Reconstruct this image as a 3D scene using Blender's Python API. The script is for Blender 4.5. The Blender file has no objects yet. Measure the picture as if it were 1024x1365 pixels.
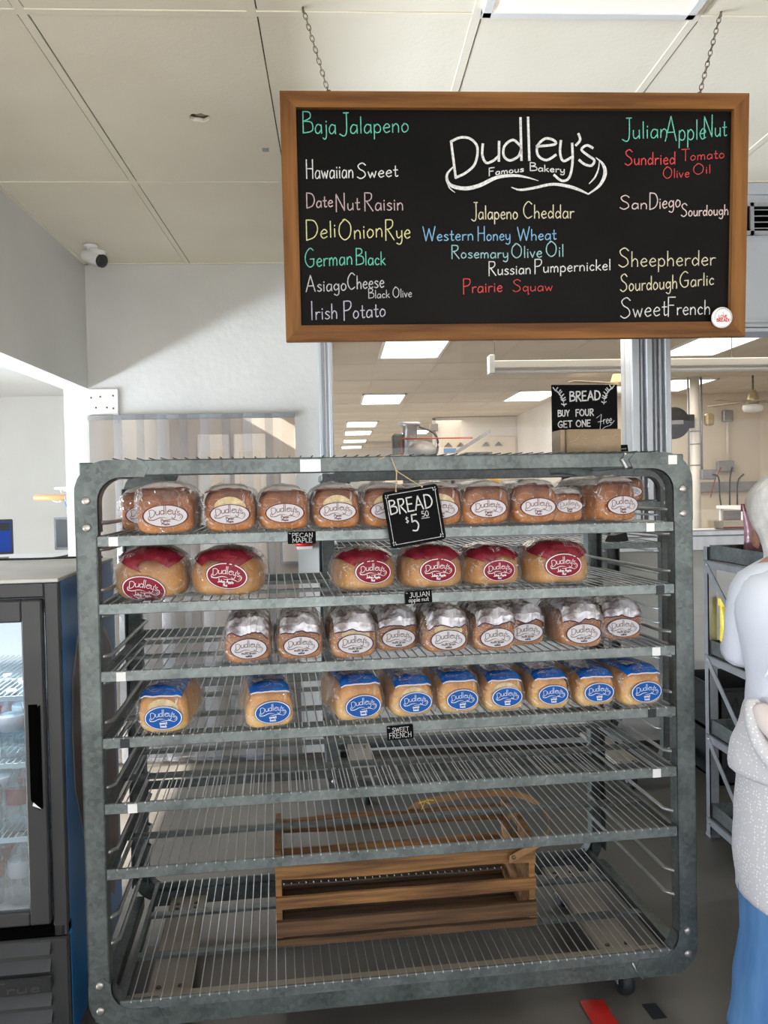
import bpy, bmesh, math, random
from mathutils import Vector, Matrix, noise
SC = bpy.context.scene
COL = SC.collection
random.seed(7)
PI = math.pi

# ------------------------------------------------------------------ camera, sky, sun, exposure
cam_d = bpy.data.cameras.new('camera'); cam = bpy.data.objects.new('camera', cam_d); COL.objects.link(cam)
cam_d.sensor_fit = 'VERTICAL'; cam_d.sensor_height = 36; cam_d.lens = 1108 * 36 / 1365
cam_d.clip_start = .05; cam_d.clip_end = 200
_r = Vector((0.9983707952, -0.0533285837, -0.0202932836)); _u = Vector((0.0214807, 0.0217879603, 0.9995318226)); _f = Vector((0.0528614672, 0.9983392945, -0.0228979986))
m = Matrix.Identity(4)
for i in range(3):
    m[i][0] = _r[i]; m[i][1] = _u[i]; m[i][2] = -_f[i]
m[2][3] = 1.5
cam.matrix_world = m
SC.camera = cam

world = bpy.data.worlds.new('sky'); SC.world = world; world.use_nodes = True
wn = world.node_tree.nodes; wl = world.node_tree.links; wn.clear()
tc = wn.new('ShaderNodeTexCoord'); sp = wn.new('ShaderNodeSeparateXYZ'); cr = wn.new('ShaderNodeValToRGB')
bg = wn.new('ShaderNodeBackground'); wo = wn.new('ShaderNodeOutputWorld')
wl.new(tc.outputs['Generated'], sp.inputs[0]); wl.new(sp.outputs['Z'], cr.inputs[0])
cr.color_ramp.elements[0].position = 0.0; cr.color_ramp.elements[0].color = (.86, .90, .95, 1)
cr.color_ramp.elements[1].position = .8; cr.color_ramp.elements[1].color = (.40, .62, 1.0, 1)
wl.new(cr.outputs[0], bg.inputs[0]); bg.inputs[1].default_value = 1.5
wl.new(bg.outputs[0], wo.inputs[0])

sun_d = bpy.data.lights.new('sun', 'SUN'); sun_d.energy = 30.0; sun_d.angle = .009; sun_d.color = (1, .95, .86)
sun = bpy.data.objects.new('sun', sun_d); COL.objects.link(sun)
sun.rotation_euler = Vector((1, .25, -.62)).to_track_quat('-Z', 'Y').to_euler(); sun.location = (-8, 0, 6)

SC.view_settings.view_transform = 'Standard'; SC.view_settings.look = 'None'
SC.view_settings.gamma = 1.0; SC.view_settings.use_curve_mapping = False
SC.view_settings.exposure = 0.0
SC.cycles.use_denoising = True
SC.cycles.max_bounces = 8; SC.cycles.diffuse_bounces = 5; SC.cycles.glossy_bounces = 4
SC.cycles.transparent_max_bounces = 24; SC.cycles.transmission_bounces = 4
SC.cycles.sample_clamp_indirect = 6.0
SC.cycles.caustics_reflective = False; SC.cycles.caustics_refractive = False

def area_light(name, loc, rot, sx, sy, power, color):
    d = bpy.data.lights.new(name, 'AREA'); d.shape = 'RECTANGLE'; d.size = sx; d.size_y = sy; d.energy = power; d.color = color
    o = bpy.data.objects.new(name, d); COL.objects.link(o); o.location = loc; o.rotation_euler = rot
    return o
# daylight entering through the shop front behind the camera (fills the window opening, faces in)
area_light('shopfront_daylight', (.9, -2.05, 1.7), (PI/2-.25, 0, 0), 4.6, 1.4, 28, (.80, .90, 1.0))
# sunlit pavement outside throws light up through the lower half of the shop front
area_light('pavement_bounce', (.9, -2.05, .65), (PI/2+.6, 0, 0), 4.6, .8, 58, (1, .96, .90))
area_light('side_window_daylight', (-4.45, 4.0, 1.3), (0, -PI/2, 0), 1.6, 5.2, 22, (.86, .93, 1.0))

# sunlit ground outside the left room's windows: low band of light, cut off by the bulkhead above
sp_l = area_light('side_pavement_bounce', (-4.52, 3.1, .60), (0, -PI/2-.30, 0), .36, 3.4, 210, (.82, .91, 1.0))
sp_l.data.spread = 2.0

# ------------------------------------------------------------------ materials
MATS = {}
def new_mat(name):
    mt = bpy.data.materials.new(name); mt.use_nodes = True
    n = mt.node_tree.nodes; l = mt.node_tree.links
    b = n['Principled BSDF']
    MATS[name] = mt
    return mt, n, l, b
def mat(name, c1, c2=None, scale=8, rough=.6, metal=0, bump=0, bscale=None, detail=4, stretch=None, lo=.35, hi=.65, spec=None, emit=None, es=0, coord='Object'):
    mt, n, l, b = new_mat(name)
    b.inputs['Base Color'].default_value = (*c1, 1)
    b.inputs['Roughness'].default_value = rough; b.inputs['Metallic'].default_value = metal
    if spec is not None: b.inputs['Specular IOR Level'].default_value = spec
    if c2 is not None or bump:
        t = n.new('ShaderNodeTexCoord'); src = t.outputs[coord]
        if stretch:
            mp = n.new('ShaderNodeMapping'); mp.inputs['Scale'].default_value = stretch; l.new(src, mp.inputs[0]); src = mp.outputs[0]
    if c2 is not None:
        nz = n.new('ShaderNodeTexNoise'); nz.inputs['Scale'].default_value = scale; nz.inputs['Detail'].default_value = detail
        l.new(src, nz.inputs['Vector'])
        rp = n.new('ShaderNodeValToRGB'); rp.color_ramp.elements[0].position = lo; rp.color_ramp.elements[1].position = hi
        rp.color_ramp.elements[0].color = (*c1, 1); rp.color_ramp.elements[1].color = (*c2, 1)
        l.new(nz.outputs['Fac'], rp.inputs[0]); l.new(rp.outputs[0], b.inputs['Base Color'])
    if bump:
        nb = n.new('ShaderNodeTexNoise'); nb.inputs['Scale'].default_value = bscale or scale * 3; nb.inputs['Detail'].default_value = 4
        l.new(src, nb.inputs['Vector'])
        bp = n.new('ShaderNodeBump'); bp.inputs['Strength'].default_value = bump; bp.inputs['Distance'].default_value = .01
        l.new(nb.outputs['Fac'], bp.inputs['Height']); l.new(bp.outputs[0], b.inputs['Normal'])
    if emit: b.inputs['Emission Color'].default_value = (*emit, 1); b.inputs['Emission Strength'].default_value = es
    return mt
def film(name, gloss=.25, white=.05, rough=.12, tint=(1, 1, 1), bump=.5, bscale=30, wcol=(.9, .9, .92), crease_glint=0):
    """clear plastic: see-through, a little milky, with a crinkled gloss"""
    mt, n, l, b = new_mat(name); out = n['Material Output']
    tr = n.new('ShaderNodeBsdfTransparent'); tr.inputs[0].default_value = (*tint, 1)
    gl = n.new('ShaderNodeBsdfGlossy'); gl.inputs['Roughness'].default_value = rough
    df = n.new('ShaderNodeBsdfDiffuse'); df.inputs[0].default_value = (*wcol, 1)
    m1 = n.new('ShaderNodeMixShader'); m2 = n.new('ShaderNodeMixShader')
    lw = n.new('ShaderNodeLayerWeight'); lw.inputs[0].default_value = .35
    mm = n.new('ShaderNodeMath'); mm.operation = 'MULTIPLY_ADD'; mm.inputs[1].default_value = gloss * 1.6; mm.inputs[2].default_value = gloss * .2
    l.new(lw.outputs['Facing'], mm.inputs[0])
    m1.inputs[0].default_value = white
    pw = n.new('ShaderNodeMath'); pw.operation = 'POWER'; pw.inputs[1].default_value = 3; l.new(lw.outputs['Facing'], pw.inputs[0])
    ma = n.new('ShaderNodeMath'); ma.operation = 'MULTIPLY_ADD'; ma.inputs[1].default_value = .28; ma.inputs[2].default_value = white; l.new(pw.outputs[0], ma.inputs[0]); l.new(ma.outputs[0], m1.inputs[0])
    l.new(tr.outputs[0], m1.inputs[1]); l.new(df.outputs[0], m1.inputs[2])
    if crease_glint:      # sparkle of crumpled film, painted as fine white lines along its creases
        t2 = n.new('ShaderNodeTexCoord'); nc = n.new('ShaderNodeTexNoise'); nc.inputs['Scale'].default_value = 17; nc.inputs['Detail'].default_value = 2.5; nc.inputs['Distortion'].default_value = 1.6
        l.new(t2.outputs['Object'], nc.inputs['Vector'])
        cr_ = n.new('ShaderNodeValToRGB'); e_ = cr_.color_ramp.elements; e_[0].position = .488; e_[0].color = (0, 0, 0, 1); e_[1].position = .50; e_[1].color = (crease_glint, crease_glint, crease_glint, 1); k_ = e_.new(.512); k_.color = (0, 0, 0, 1)
        l.new(nc.outputs['Fac'], cr_.inputs[0]); ad_ = n.new('ShaderNodeMath'); ad_.operation = 'ADD'; ad_.use_clamp = True
        l.new(ma.outputs[0], ad_.inputs[0]); l.new(cr_.outputs[0], ad_.inputs[1]); l.new(ad_.outputs[0], m1.inputs[0])
    l.new(mm.outputs[0], m2.inputs[0]); l.new(m1.outputs[0], m2.inputs[1]); l.new(gl.outputs[0], m2.inputs[2])
    if bump:
        t = n.new('ShaderNodeTexCoord'); nb = n.new('ShaderNodeTexNoise'); nb.inputs['Scale'].default_value = bscale; nb.inputs['Detail'].default_value = 3; nb.inputs['Distortion'].default_value = 1.2
        l.new(t.outputs['Object'], nb.inputs['Vector'])
        bp = n.new('ShaderNodeBump'); bp.inputs['Strength'].default_value = bump; bp.inputs['Distance'].default_value = .02
        l.new(nb.outputs['Fac'], bp.inputs['Height']); l.new(bp.outputs[0], gl.inputs['Normal']); l.new(bp.outputs[0], lw.inputs['Normal'])
    l.new(m2.outputs[0], out.inputs[0])
    return mt
def emis(name, c, s):
    mt, n, l, b = new_mat(name); b.inputs['Base Color'].default_value = (.8, .8, .8, 1)
    b.inputs['Emission Color'].default_value = (*c, 1); b.inputs['Emission Strength'].default_value = s
    return mt
def galv(name, c1, c2, rough=.45, metal=.55):
    mt, n, l, b = new_mat(name)
    t = n.new('ShaderNodeTexCoord'); v = n.new('ShaderNodeTexVoronoi'); v.inputs['Scale'].default_value = 85
    nz = n.new('ShaderNodeTexNoise'); nz.inputs['Scale'].default_value = 9; nz.inputs['Detail'].default_value = 6
    l.new(t.outputs['Object'], v.inputs['Vector']); l.new(t.outputs['Object'], nz.inputs['Vector'])
    sx = n.new('ShaderNodeSeparateXYZ'); l.new(v.outputs['Color'], sx.inputs[0])
    ad = n.new('ShaderNodeMath'); ad.operation = 'MULTIPLY_ADD'; ad.inputs[1].default_value = .22; l.new(sx.outputs[0], ad.inputs[0]); l.new(nz.outputs['Fac'], ad.inputs[2])
    rp = n.new('ShaderNodeValToRGB'); rp.color_ramp.elements[0].position = .36; rp.color_ramp.elements[1].position = .86
    rp.color_ramp.elements[0].color = (*c1, 1); rp.color_ramp.elements[1].color = (*c2, 1)
    l.new(ad.outputs[0], rp.inputs[0]); l.new(rp.outputs[0], b.inputs['Base Color'])
    b.inputs['Metallic'].default_value = metal; b.inputs['Roughness'].default_value = rough
    return mt
def crust(name, top, mid, low, spk=None, seed=0):
    """bread crust: darker dome, lighter sides, mottled; colour follows the loaf's own height"""
    mt, n, l, b = new_mat(name)
    t = n.new('ShaderNodeTexCoord'); s = n.new('ShaderNodeSeparateXYZ'); l.new(t.outputs['Object'], s.inputs[0])
    nz = n.new('ShaderNodeTexNoise'); nz.inputs['Scale'].default_value = 16; nz.inputs['Detail'].default_value = 5; l.new(t.outputs['Object'], nz.inputs['Vector'])
    a = n.new('ShaderNodeMath'); a.operation = 'MULTIPLY_ADD'; a.inputs[1].default_value = 8.0; a.inputs[2].default_value = -.35; l.new(s.outputs['Z'], a.inputs[0])
    c = n.new('ShaderNodeMath'); c.operation = 'MULTIPLY_ADD'; c.inputs[1].default_value = .9; l.new(nz.outputs['Fac'], c.inputs[0]); l.new(a.outputs[0], c.inputs[2])
    rp = n.new('ShaderNodeValToRGB'); e = rp.color_ramp.elements; e[0].position = .15; e[0].color = (*low, 1); e[1].position = 1; e[1].color = (*top, 1)
    k = e.new(.6); k.color = (*mid, 1)
    l.new(c.outputs[0], rp.inputs[0]); last = rp.outputs[0]
    if spk:
        n2 = n.new('ShaderNodeTexNoise'); n2.inputs['Scale'].default_value = 170; n2.inputs['Detail'].default_value = 2; l.new(t.outputs['Object'], n2.inputs['Vector'])
        r2 = n.new('ShaderNodeValToRGB'); r2.color_ramp.elements[0].position = .62; r2.color_ramp.elements[1].position = .68; l.new(n2.outputs['Fac'], r2.inputs[0])
        mx = n.new('ShaderNodeMix'); mx.data_type = 'RGBA'; l.new(r2.outputs[0], mx.inputs[0]); l.new(last, mx.inputs[6]); mx.inputs[7].default_value = (*spk, 1); last = mx.outputs[2]
    l.new(last, b.inputs['Base Color']); b.inputs['Roughness'].default_value = .5
    bp = n.new('ShaderNodeBump'); bp.inputs['Strength'].default_value = .35; bp.inputs['Distance'].default_value = .01; l.new(nz.outputs['Fac'], bp.inputs['Height']); l.new(bp.outputs[0], b.inputs['Normal'])
    return mt

mat('wall_white', (.60, .60, .585), (.65, .65, .635), 3, .7, bump=.25, bscale=25)
mat('wall_plain', (.62, .62, .60), (.66, .66, .64), 2, .8)
mat('ceiling_cream', (.80, .745, .62), (.86, .81, .69), 1.6, .9, bump=.08, bscale=60)
mat('ceiling_beige', (.66, .59, .50), (.73, .66, .57), 1.2, .9)
mat('ceiling_void', (.07, .06, .05), rough=.9)
mat('floor_concrete', (.085, .078, .068), (.135, .125, .11), 1.8, .38, bump=.05, bscale=30, detail=8)
mat('ground_outside', (.55, .53, .5), (.62, .6, .56), 1, .9)
mat('kitchen_cream', (.72, .64, .52), (.78, .70, .58), 1, .8)
mat('kitchen_white', (.75, .71, .65), (.8, .76, .70), 2, .55)
mat('tan_wall', (.42, .36, .30), (.50, .44, .37), 1.5, .8)
mat('white_paint', (.80, .82, .85), (.86, .87, .9), 6, .5, bump=.15, bscale=40)
mat('alu', (.50, .52, .55), (.58, .60, .63), 20, .35, metal=.5, stretch=(1, 1, .05))
mat('grey_beam', (.36, .385, .42), (.40, .425, .46), 3, .6, bump=.1, bscale=40)
mat('wood_frame', (.095, .036, .009), (.22, .094, .024), 7, .55, spec=.2, bump=.15, bscale=30, stretch=(.35, 5, 5), detail=8)
mat('wood_frame_v', (.095, .036, .009), (.22, .094, .024), 7, .55, spec=.2, bump=.15, bscale=30, stretch=(5, 5, .35), detail=8)
mat('slate', (.003, .003, .003), (.007, .0065, .006), 2.2, .5, spec=.07)
mat('black_sign', (.003, .003, .004), (.006, .006, .007), 6, .6, spec=.05)
for nm, c in dict(chalk_teal=(.16, .62, .48), chalk_white=(.82, .82, .82), chalk_pink=(.62, .48, .50), chalk_yellow=(.80, .76, .38), chalk_grey=(.58, .58, .60), chalk_cream=(.78, .72, .52),
                  chalk_blue=(.26, .52, .80), chalk_sea=(.36, .62, .64), chalk_red=(.68, .07, .07), chalk_lilac=(.60, .58, .72), chalk_rose=(.80, .64, .62)).items():
    mat(nm, tuple(x * .55 for x in c), tuple(x * .85 for x in c), 150, .9)
galv('galvanized', (.070, .082, .080), (.165, .188, .184))
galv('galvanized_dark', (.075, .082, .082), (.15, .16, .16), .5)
galv('galvanized_shelf', (.098, .114, .113), (.225, .254, .252), .4)
mat('steel_wire', (.48, .49, .50), (.56, .57, .58), 30, .32, metal=.8)
mat('rung_steel', (.30, .31, .31), (.38, .39, .39), 15, .38, metal=.7)
mat('bolt_steel', (.45, .42, .40), rough=.35, metal=.8)
mat('beige_channel', (.30, .27, .225), (.38, .345, .29), 6, .6)
mat('rubber', (.012, .016, .018), rough=.6)
mat('sticker_white', (.82, .82, .82), rough=.5); mat('sticker_black', (.012, .014, .02), rough=.5)
mat('twine', (.48, .35, .20), (.6, .46, .3), 80, .9)
mat('rust_steel', (.10, .075, .05), (.22, .18, .14), 40, .5, metal=.5)
crust('crust_pecan', (.10, .028, .008), (.29, .090, .018), (.50, .185, .036))
crust('crust_pecan_dark', (.13, .045, .016), (.33, .115, .032), (.52, .20, .055))
crust('crust_golden', (.24, .090, .022), (.47, .22, .060), (.62, .34, .12))
crust('crust_grain', (.16, .058, .020), (.36, .145, .048), (.48, .21, .075), spk=(.72, .52, .32))
crust('crust_french', (.34, .125, .032), (.62, .30, .080), (.80, .50, .18))
mat('crumb', (.62, .47, .25), (.75, .62, .40), 60, .8)
film('bag_film', .12, .006, .06, bump=1.0, bscale=42, crease_glint=.55)
film('bag_film_grey', .20, .30, .14, wcol=(.50, .46, .44))
film('strip_vinyl', .14, .20, .14, tint=(.84, .85, .86), bump=.15, bscale=3, wcol=(.46, .48, .52))
film('strip_vinyl_clear', .16, .08, .14, tint=(.92, .90, .87), bump=.15, bscale=3, wcol=(.42, .40, .38))
film('strip_vinyl_grey', .14, .40, .2, tint=(.80, .79, .78), bump=.15, bscale=3, wcol=(.40, .38, .36))
film('window_glass', .10, .01, .02, bump=0)
film('fridge_glass', .40, .02, .02, bump=0, tint=(.86, .93, .97))
film('bottle_clear', .30, .10, .05, tint=(.80, .9, .93), bump=0)
mat('cap_maroon', (.15, .008, .018), (.23, .018, .035), 25, .25, bump=.5, bscale=35)
mat('cap_blue', (.003, .055, .26), (.008, .11, .40), 20, .25, spec=.35, bump=.5, bscale=35)
mat('cap_silver', (.15, .125, .13), (.52, .51, .55), 24, .30, metal=.25, lo=.42, hi=.54)
mat('cap_pale', (.27, .245, .22), (.42, .39, .36), 20, .3, bump=.4, bscale=35)
mat('label_white', (.60, .57, .60), rough=.5, spec=.25); mat('label_maroon', (.22, .006, .022), rough=.45, spec=.25); mat('label_blue', (.002, .085, .36), rough=.45, spec=.25)
mat('ink_maroon', (.10, .008, .014), rough=.6); mat('ink_dark', (.03, .015, .025), rough=.6); mat('ink_white', (.8, .82, .86), rough=.6); mat('ink_purple', (.055, .012, .05), rough=.6)
mat('crate_wood', (.12, .050, .015), (.34, .165, .050), 7, .6, bump=.25, bscale=40, stretch=(.5, 5, 9), detail=9)
mat('crate_wood_dark', (.05, .024, .010), (.15, .075, .030), 7, .6, bump=.2, bscale=40, stretch=(.5, 5, 9), detail=9)
mat('handle_wood', (.26, .125, .045), (.40, .22, .09), 9, .5)
mat('fridge_black', (.020, .021, .023), (.030, .031, .033), 4, .4)
mat('fridge_void', (.002, .002, .002), rough=.9, spec=0)
mat('fridge_top', (.50, .49, .47), (.60, .59, .57), 5, .55)
mat('fridge_white', (.80, .84, .86), rough=.4)
mat('fridge_blue', (.006, .14, .42), (.008, .20, .52), 2.0, .3)
mat('decal_brown', (.035, .012, .010), (.10, .03, .02), 12, .3)
mat('cap_red', (.5, .012, .012), rough=.35); mat('brown_paper', (.26, .18, .105), (.34, .245, .15), 6, .7, bump=.3, bscale=30)
mat('screen_blue', (.01, .03, .16), rough=.4, spec=.1, emit=(.02, .08, .45), es=.22); mat('plastic_black', (.015, .015, .017), rough=.4); mat('plastic_grey', (.022, .024, .024), rough=.5, spec=.2)
mat('plastic_white', (.78, .78, .78), rough=.4); mat('yellow_plastic', (.85, .62, .03), (.92, .76, .08), 14, .35, bump=.6, bscale=26); mat('dowel', (.62, .31, .13), rough=.5)
mat('cable_blue', (.12, .25, .55), rough=.5); mat('cable_black', (.01, .01, .01), rough=.5); mat('cable_red', (.35, .04, .03), rough=.5)
emis('lamp_white', (1.0, .96, .86), 5.0); emis('lamp_soft', (1.0, .84, .62), .36)
mat('steel_plain', (.28, .29, .31), (.36, .37, .39), 12, .35, metal=.5)
mat('machine_grey', (.16, .155, .15), (.23, .22, .21), 8, .5, metal=.3); mat('machine_dark', (.035, .035, .033), (.06, .06, .055), 8, .6)
mat('card_tan', (.34, .26, .18), (.42, .33, .24), 5, .8); mat('wood_dark', (.10, .07, .045), (.17, .125, .085), 8, .7, stretch=(.5, 3, 6))
mat('skin', (.42, .22, .16), (.48, .27, .20), 12, .55); mat('hair', (.03, .02, .015), rough=.6)
mat('shirt_white', (.66, .70, .80), (.72, .76, .85), 5, .85, bump=.3, bscale=9)
mat('seam_white', (.93, .94, .97), rough=.9)
mat('denim', (.060, .17, .38), (.12, .27, .52), 14, .9, bump=.25, bscale=40, stretch=(1, 1, .25))
mat('hairnet', (.60, .58, .57), (.78, .77, .76), 26, .9, bump=.7, bscale=30)
mat('red_tape', (.42, .012, .010), (.52, .025, .02), 12, .3)
mat('maroon_bag', (.20, .085, .11), (.28, .14, .17), 10, .3, bump=.4, bscale=25); mat('maroon_dark', (.10, .006, .006), rough=.4)
mat('mustard', (.50, .27, .03), (.58, .33, .05), 40, .9); mat('dark_brown', (.06, .02, .015), (.16, .05, .03), 30, .5)
mat('fan_brass', (.42, .34, .18), rough=.4, metal=.4); mat('green_hose', (.16, .28, .02), rough=.5)
def dots(name, base, dot):
    mt, n, l, b = new_mat(name); t = n.new('ShaderNodeTexCoord'); v = n.new('ShaderNodeTexVoronoi'); v.inputs['Scale'].default_value = 105; v.inputs['Randomness'].default_value = .55
    l.new(t.outputs['Object'], v.inputs['Vector']); r = n.new('ShaderNodeValToRGB'); r.color_ramp.elements[0].position = .22; r.color_ramp.elements[1].position = .32
    r.color_ramp.elements[0].color = (*dot, 1); r.color_ramp.elements[1].color = (*base, 1); l.new(v.outputs['Distance'], r.inputs[0]); l.new(r.outputs[0], b.inputs['Base Color']); b.inputs['Roughness'].default_value = .9
dots('dotted_cloth', (.62, .61, .63), (.86, .86, .88))
mat('cloth_pink', (.66, .57, .55), (.72, .64, .62), 8, .9)

# ------------------------------------------------------------------ mesh helpers
def V(*a): return Vector(a)
class MB:
    def __init__(s): s.v = []; s.f = []; s.sm = []
    def add(s, vs, fs, smooth=False):
        b = len(s.v); s.v += [tuple(p) for p in vs]; s.f += [tuple(b + i for i in f) for f in fs]; s.sm += [smooth] * len(fs); return s
    def box(s, x0, x1, y0, y1, z0, z1, bev=0, M=None):
        if bev <= 0:
            vs = [(x, y, z) for x in (x0, x1) for y in (y0, y1) for z in (z0, z1)]
            fs = [(0, 1, 3, 2), (4, 6, 7, 5), (0, 4, 5, 1), (2, 3, 7, 6), (0, 2, 6, 4), (1, 5, 7, 3)]
        else:
            b = min(bev, (x1-x0)*.45, (y1-y0)*.45, (z1-z0)*.45)
            vs = []; idx = {}
            for i, x in enumerate((x0, x1)):
                for j, y in enumerate((y0, y1)):
                    for k, z in enumerate((z0, z1)):
                        sx, sy, sz = (1 if i else -1), (1 if j else -1), (1 if k else -1)
                        idx[i, j, k] = len(vs)
                        vs += [(x, y - sy*b, z - sz*b), (x - sx*b, y, z - sz*b), (x - sx*b, y - sy*b, z)]
            q = lambda i, j, k, a: idx[i, j, k] + a
            fs = []
            for i in (0, 1): fs.append([q(i, 0, 0, 0), q(i, 1, 0, 0), q(i, 1, 1, 0), q(i, 0, 1, 0)][::(1 if i else -1)])
            for j in (0, 1): fs.append([q(0, j, 0, 1), q(1, j, 0, 1), q(1, j, 1, 1), q(0, j, 1, 1)][::(-1 if j else 1)])
            for k in (0, 1): fs.append([q(0, 0, k, 2), q(1, 0, k, 2), q(1, 1, k, 2), q(0, 1, k, 2)][::(1 if k else -1)])
            for i in (0, 1):
                for j in (0, 1):
                    fs.append([q(i, j, 0, 0), q(i, j, 0, 1), q(i, j, 1, 1), q(i, j, 1, 0)][::(1 if i == j else -1)])
                for k in (0, 1): fs.append([q(i, 0, k, 0), q(i, 1, k, 0), q(i, 1, k, 2), q(i, 0, k, 2)][::(1 if i != k else -1)])
            for j in (0, 1):
                for k in (0, 1): fs.append([q(0, j, k, 1), q(1, j, k, 1), q(1, j, k, 2), q(0, j, k, 2)][::(1 if j == k else -1)])
            for i in (0, 1):
                for j in (0, 1):
                    for k in (0, 1): fs.append([q(i, j, k, 0), q(i, j, k, 1), q(i, j, k, 2)][::(1 if (i + j + k) % 2 else -1)])
        if M is not None: vs = [M @ Vector(p) for p in vs]
        return s.add(vs, fs)
    def tube(s, pts, r, n=8, cap=True, smooth=True):
        pts = [Vector(p) for p in pts]; m_ = len(pts); vs = []; fs = []
        rr = r if isinstance(r, (list, tuple)) else [r] * m_
        t0 = (pts[1] - pts[0]).normalized(); ref = Vector((0, 0, 1)) if abs(t0.z) < .9 else Vector((1, 0, 0))
        for i, p in enumerate(pts):
            t = (pts[min(i+1, m_-1)] - pts[max(i-1, 0)])
            t = t.normalized() if t.length > 1e-9 else t0
            a = t.cross(ref)
            if a.length < 1e-4: a = t.cross(Vector((0, 1, 0)))
            a.normalize(); b = t.cross(a); ref = -b if False else ref
            for k in range(n):
                th = 2*PI*k/n; vs.append(p + (a*math.cos(th) + b*math.sin(th)) * rr[i])
        for i in range(m_-1):
            for k in range(n): fs.append((i*n+k, i*n+(k+1) % n, (i+1)*n+(k+1) % n, (i+1)*n+k))
        if cap: fs.append(tuple(range(n))[::-1]); fs.append(tuple((m_-1)*n+k for k in range(n)))
        return s.add(vs, fs, smooth)
    def lathe(s, prof, c=(0, 0, 0), n=20, axis='Z', smooth=True):
        vs = []; fs = []
        for (r, h) in prof:
            for k in range(n):
                th = 2*PI*k/n; a, b = r*math.cos(th), r*math.sin(th)
                p = (a, b, h) if axis == 'Z' else ((a, h, b) if axis == 'Y' else (h, a, b))
                vs.append((c[0]+p[0], c[1]+p[1], c[2]+p[2]))
        for i in range(len(prof)-1):
            for k in range(n): fs.append((i*n+k, i*n+(k+1) % n, (i+1)*n+(k+1) % n, (i+1)*n+k))
        fs.append(tuple(range(n))[::-1]); fs.append(tuple((len(prof)-1)*n+k for k in range(n)))
        return s.add(vs, fs, smooth)
    def prism(s, poly, y0, y1):
        """poly in (x, z), extruded along y"""
        n = len(poly); vs = [(x, y0, z) for x, z in poly] + [(x, y1, z) for x, z in poly]
        fs = [tuple(range(n)), tuple(range(n, 2*n))[::-1]] + [(i, n+i, n+(i+1) % n, (i+1) % n) for i in range(n)]
        return s.add(vs, fs)
    def sphere(s, c, r, n=14, m_=9, sc=(1, 1, 1)):
        prof = [(math.sin(PI*i/m_), -math.cos(PI*i/m_)) for i in range(m_+1)]
        vs = []; fs = []
        for (a, h) in prof:
            for k in range(n):
                th = 2*PI*k/n; vs.append((c[0]+r*sc[0]*a*math.cos(th), c[1]+r*sc[1]*a*math.sin(th), c[2]+r*sc[2]*h))
        for i in range(m_):
            for k in range(n): fs.append((i*n+k, i*n+(k+1) % n, (i+1)*n+(k+1) % n, (i+1)*n+k))
        return s.add(vs, fs, True)
    def grid(s, P, nu, nv, closed_u=False, smooth=True):
        vs = [P(i, j) for j in range(nv) for i in range(nu)]; fs = []
        for j in range(nv-1):
            for i in range(nu if closed_u else nu-1): fs.append((j*nu+i, j*nu+(i+1) % nu, (j+1)*nu+(i+1) % nu, (j+1)*nu+i))
        return s.add(vs, fs, smooth)
    def mesh(s, name, mt):
        me = bpy.data.meshes.new(name); me.from_pydata(s.v, [], s.f)
        if mt: me.materials.append(MATS[mt])
        if any(s.sm): me.polygons.foreach_set('use_smooth', s.sm)
        bm = bmesh.new(); bm.from_mesh(me); bmesh.ops.recalc_face_normals(bm, faces=bm.faces); bm.to_mesh(me); bm.free()
        me.update(); return me
    def build(s, name, mt, parent=None):
        o = bpy.data.objects.new(name, s.mesh(name, mt)); COL.objects.link(o)
        if parent is not None: o.parent = parent
        return o
def obj_of(me, name, parent=None, loc=(0, 0, 0), rz=0):
    o = bpy.data.objects.new(name, me); COL.objects.link(o); o.location = loc; o.rotation_euler = (0, 0, rz)
    if parent is not None: o.parent = parent
    return o
def thing(name, label, cat, loc=(0, 0, 0), rz=0, group=None):
    o = bpy.data.objects.new(name, None); o.empty_display_size = .1; COL.objects.link(o); o.location = loc; o.rotation_euler = (0, 0, rz)
    return tag(o, label, cat, group)
def tag(o, label, cat=None, group=None):
    o['label'] = label
    if cat: o['category'] = cat
    if group: o['group'] = group
    return o
def struct(o): o['kind'] = 'structure'; return o
def stuff(o): o['kind'] = 'stuff'; return o
def bx(*a, **k): return MB().box(*a, **k)
def arc(cx, cz, r, a0, a1, n): return [(cx + r*math.cos(math.radians(a0+(a1-a0)*i/n)), cz + r*math.sin(math.radians(a0+(a1-a0)*i/n))) for i in range(n+1)]
def crom(P, k=4, closed=False):
    if len(P) < 3: return [tuple(p) for p in P]
    out = []; n = len(P)
    for i in range(n-1):
        p0 = P[max(i-1, 0)]; p1 = P[i]; p2 = P[i+1]; p3 = P[min(i+2, n-1)]
        for j in range(k):
            t = j/k
            out.append(tuple(.5*(2*b + (c-a)*t + (2*a-5*b+4*c-d)*t*t + (3*b-a-3*c+d)*t**3) for a, b, c, d in zip(p0, p1, p2, p3)))
    out.append(tuple(P[-1])); return out

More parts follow.
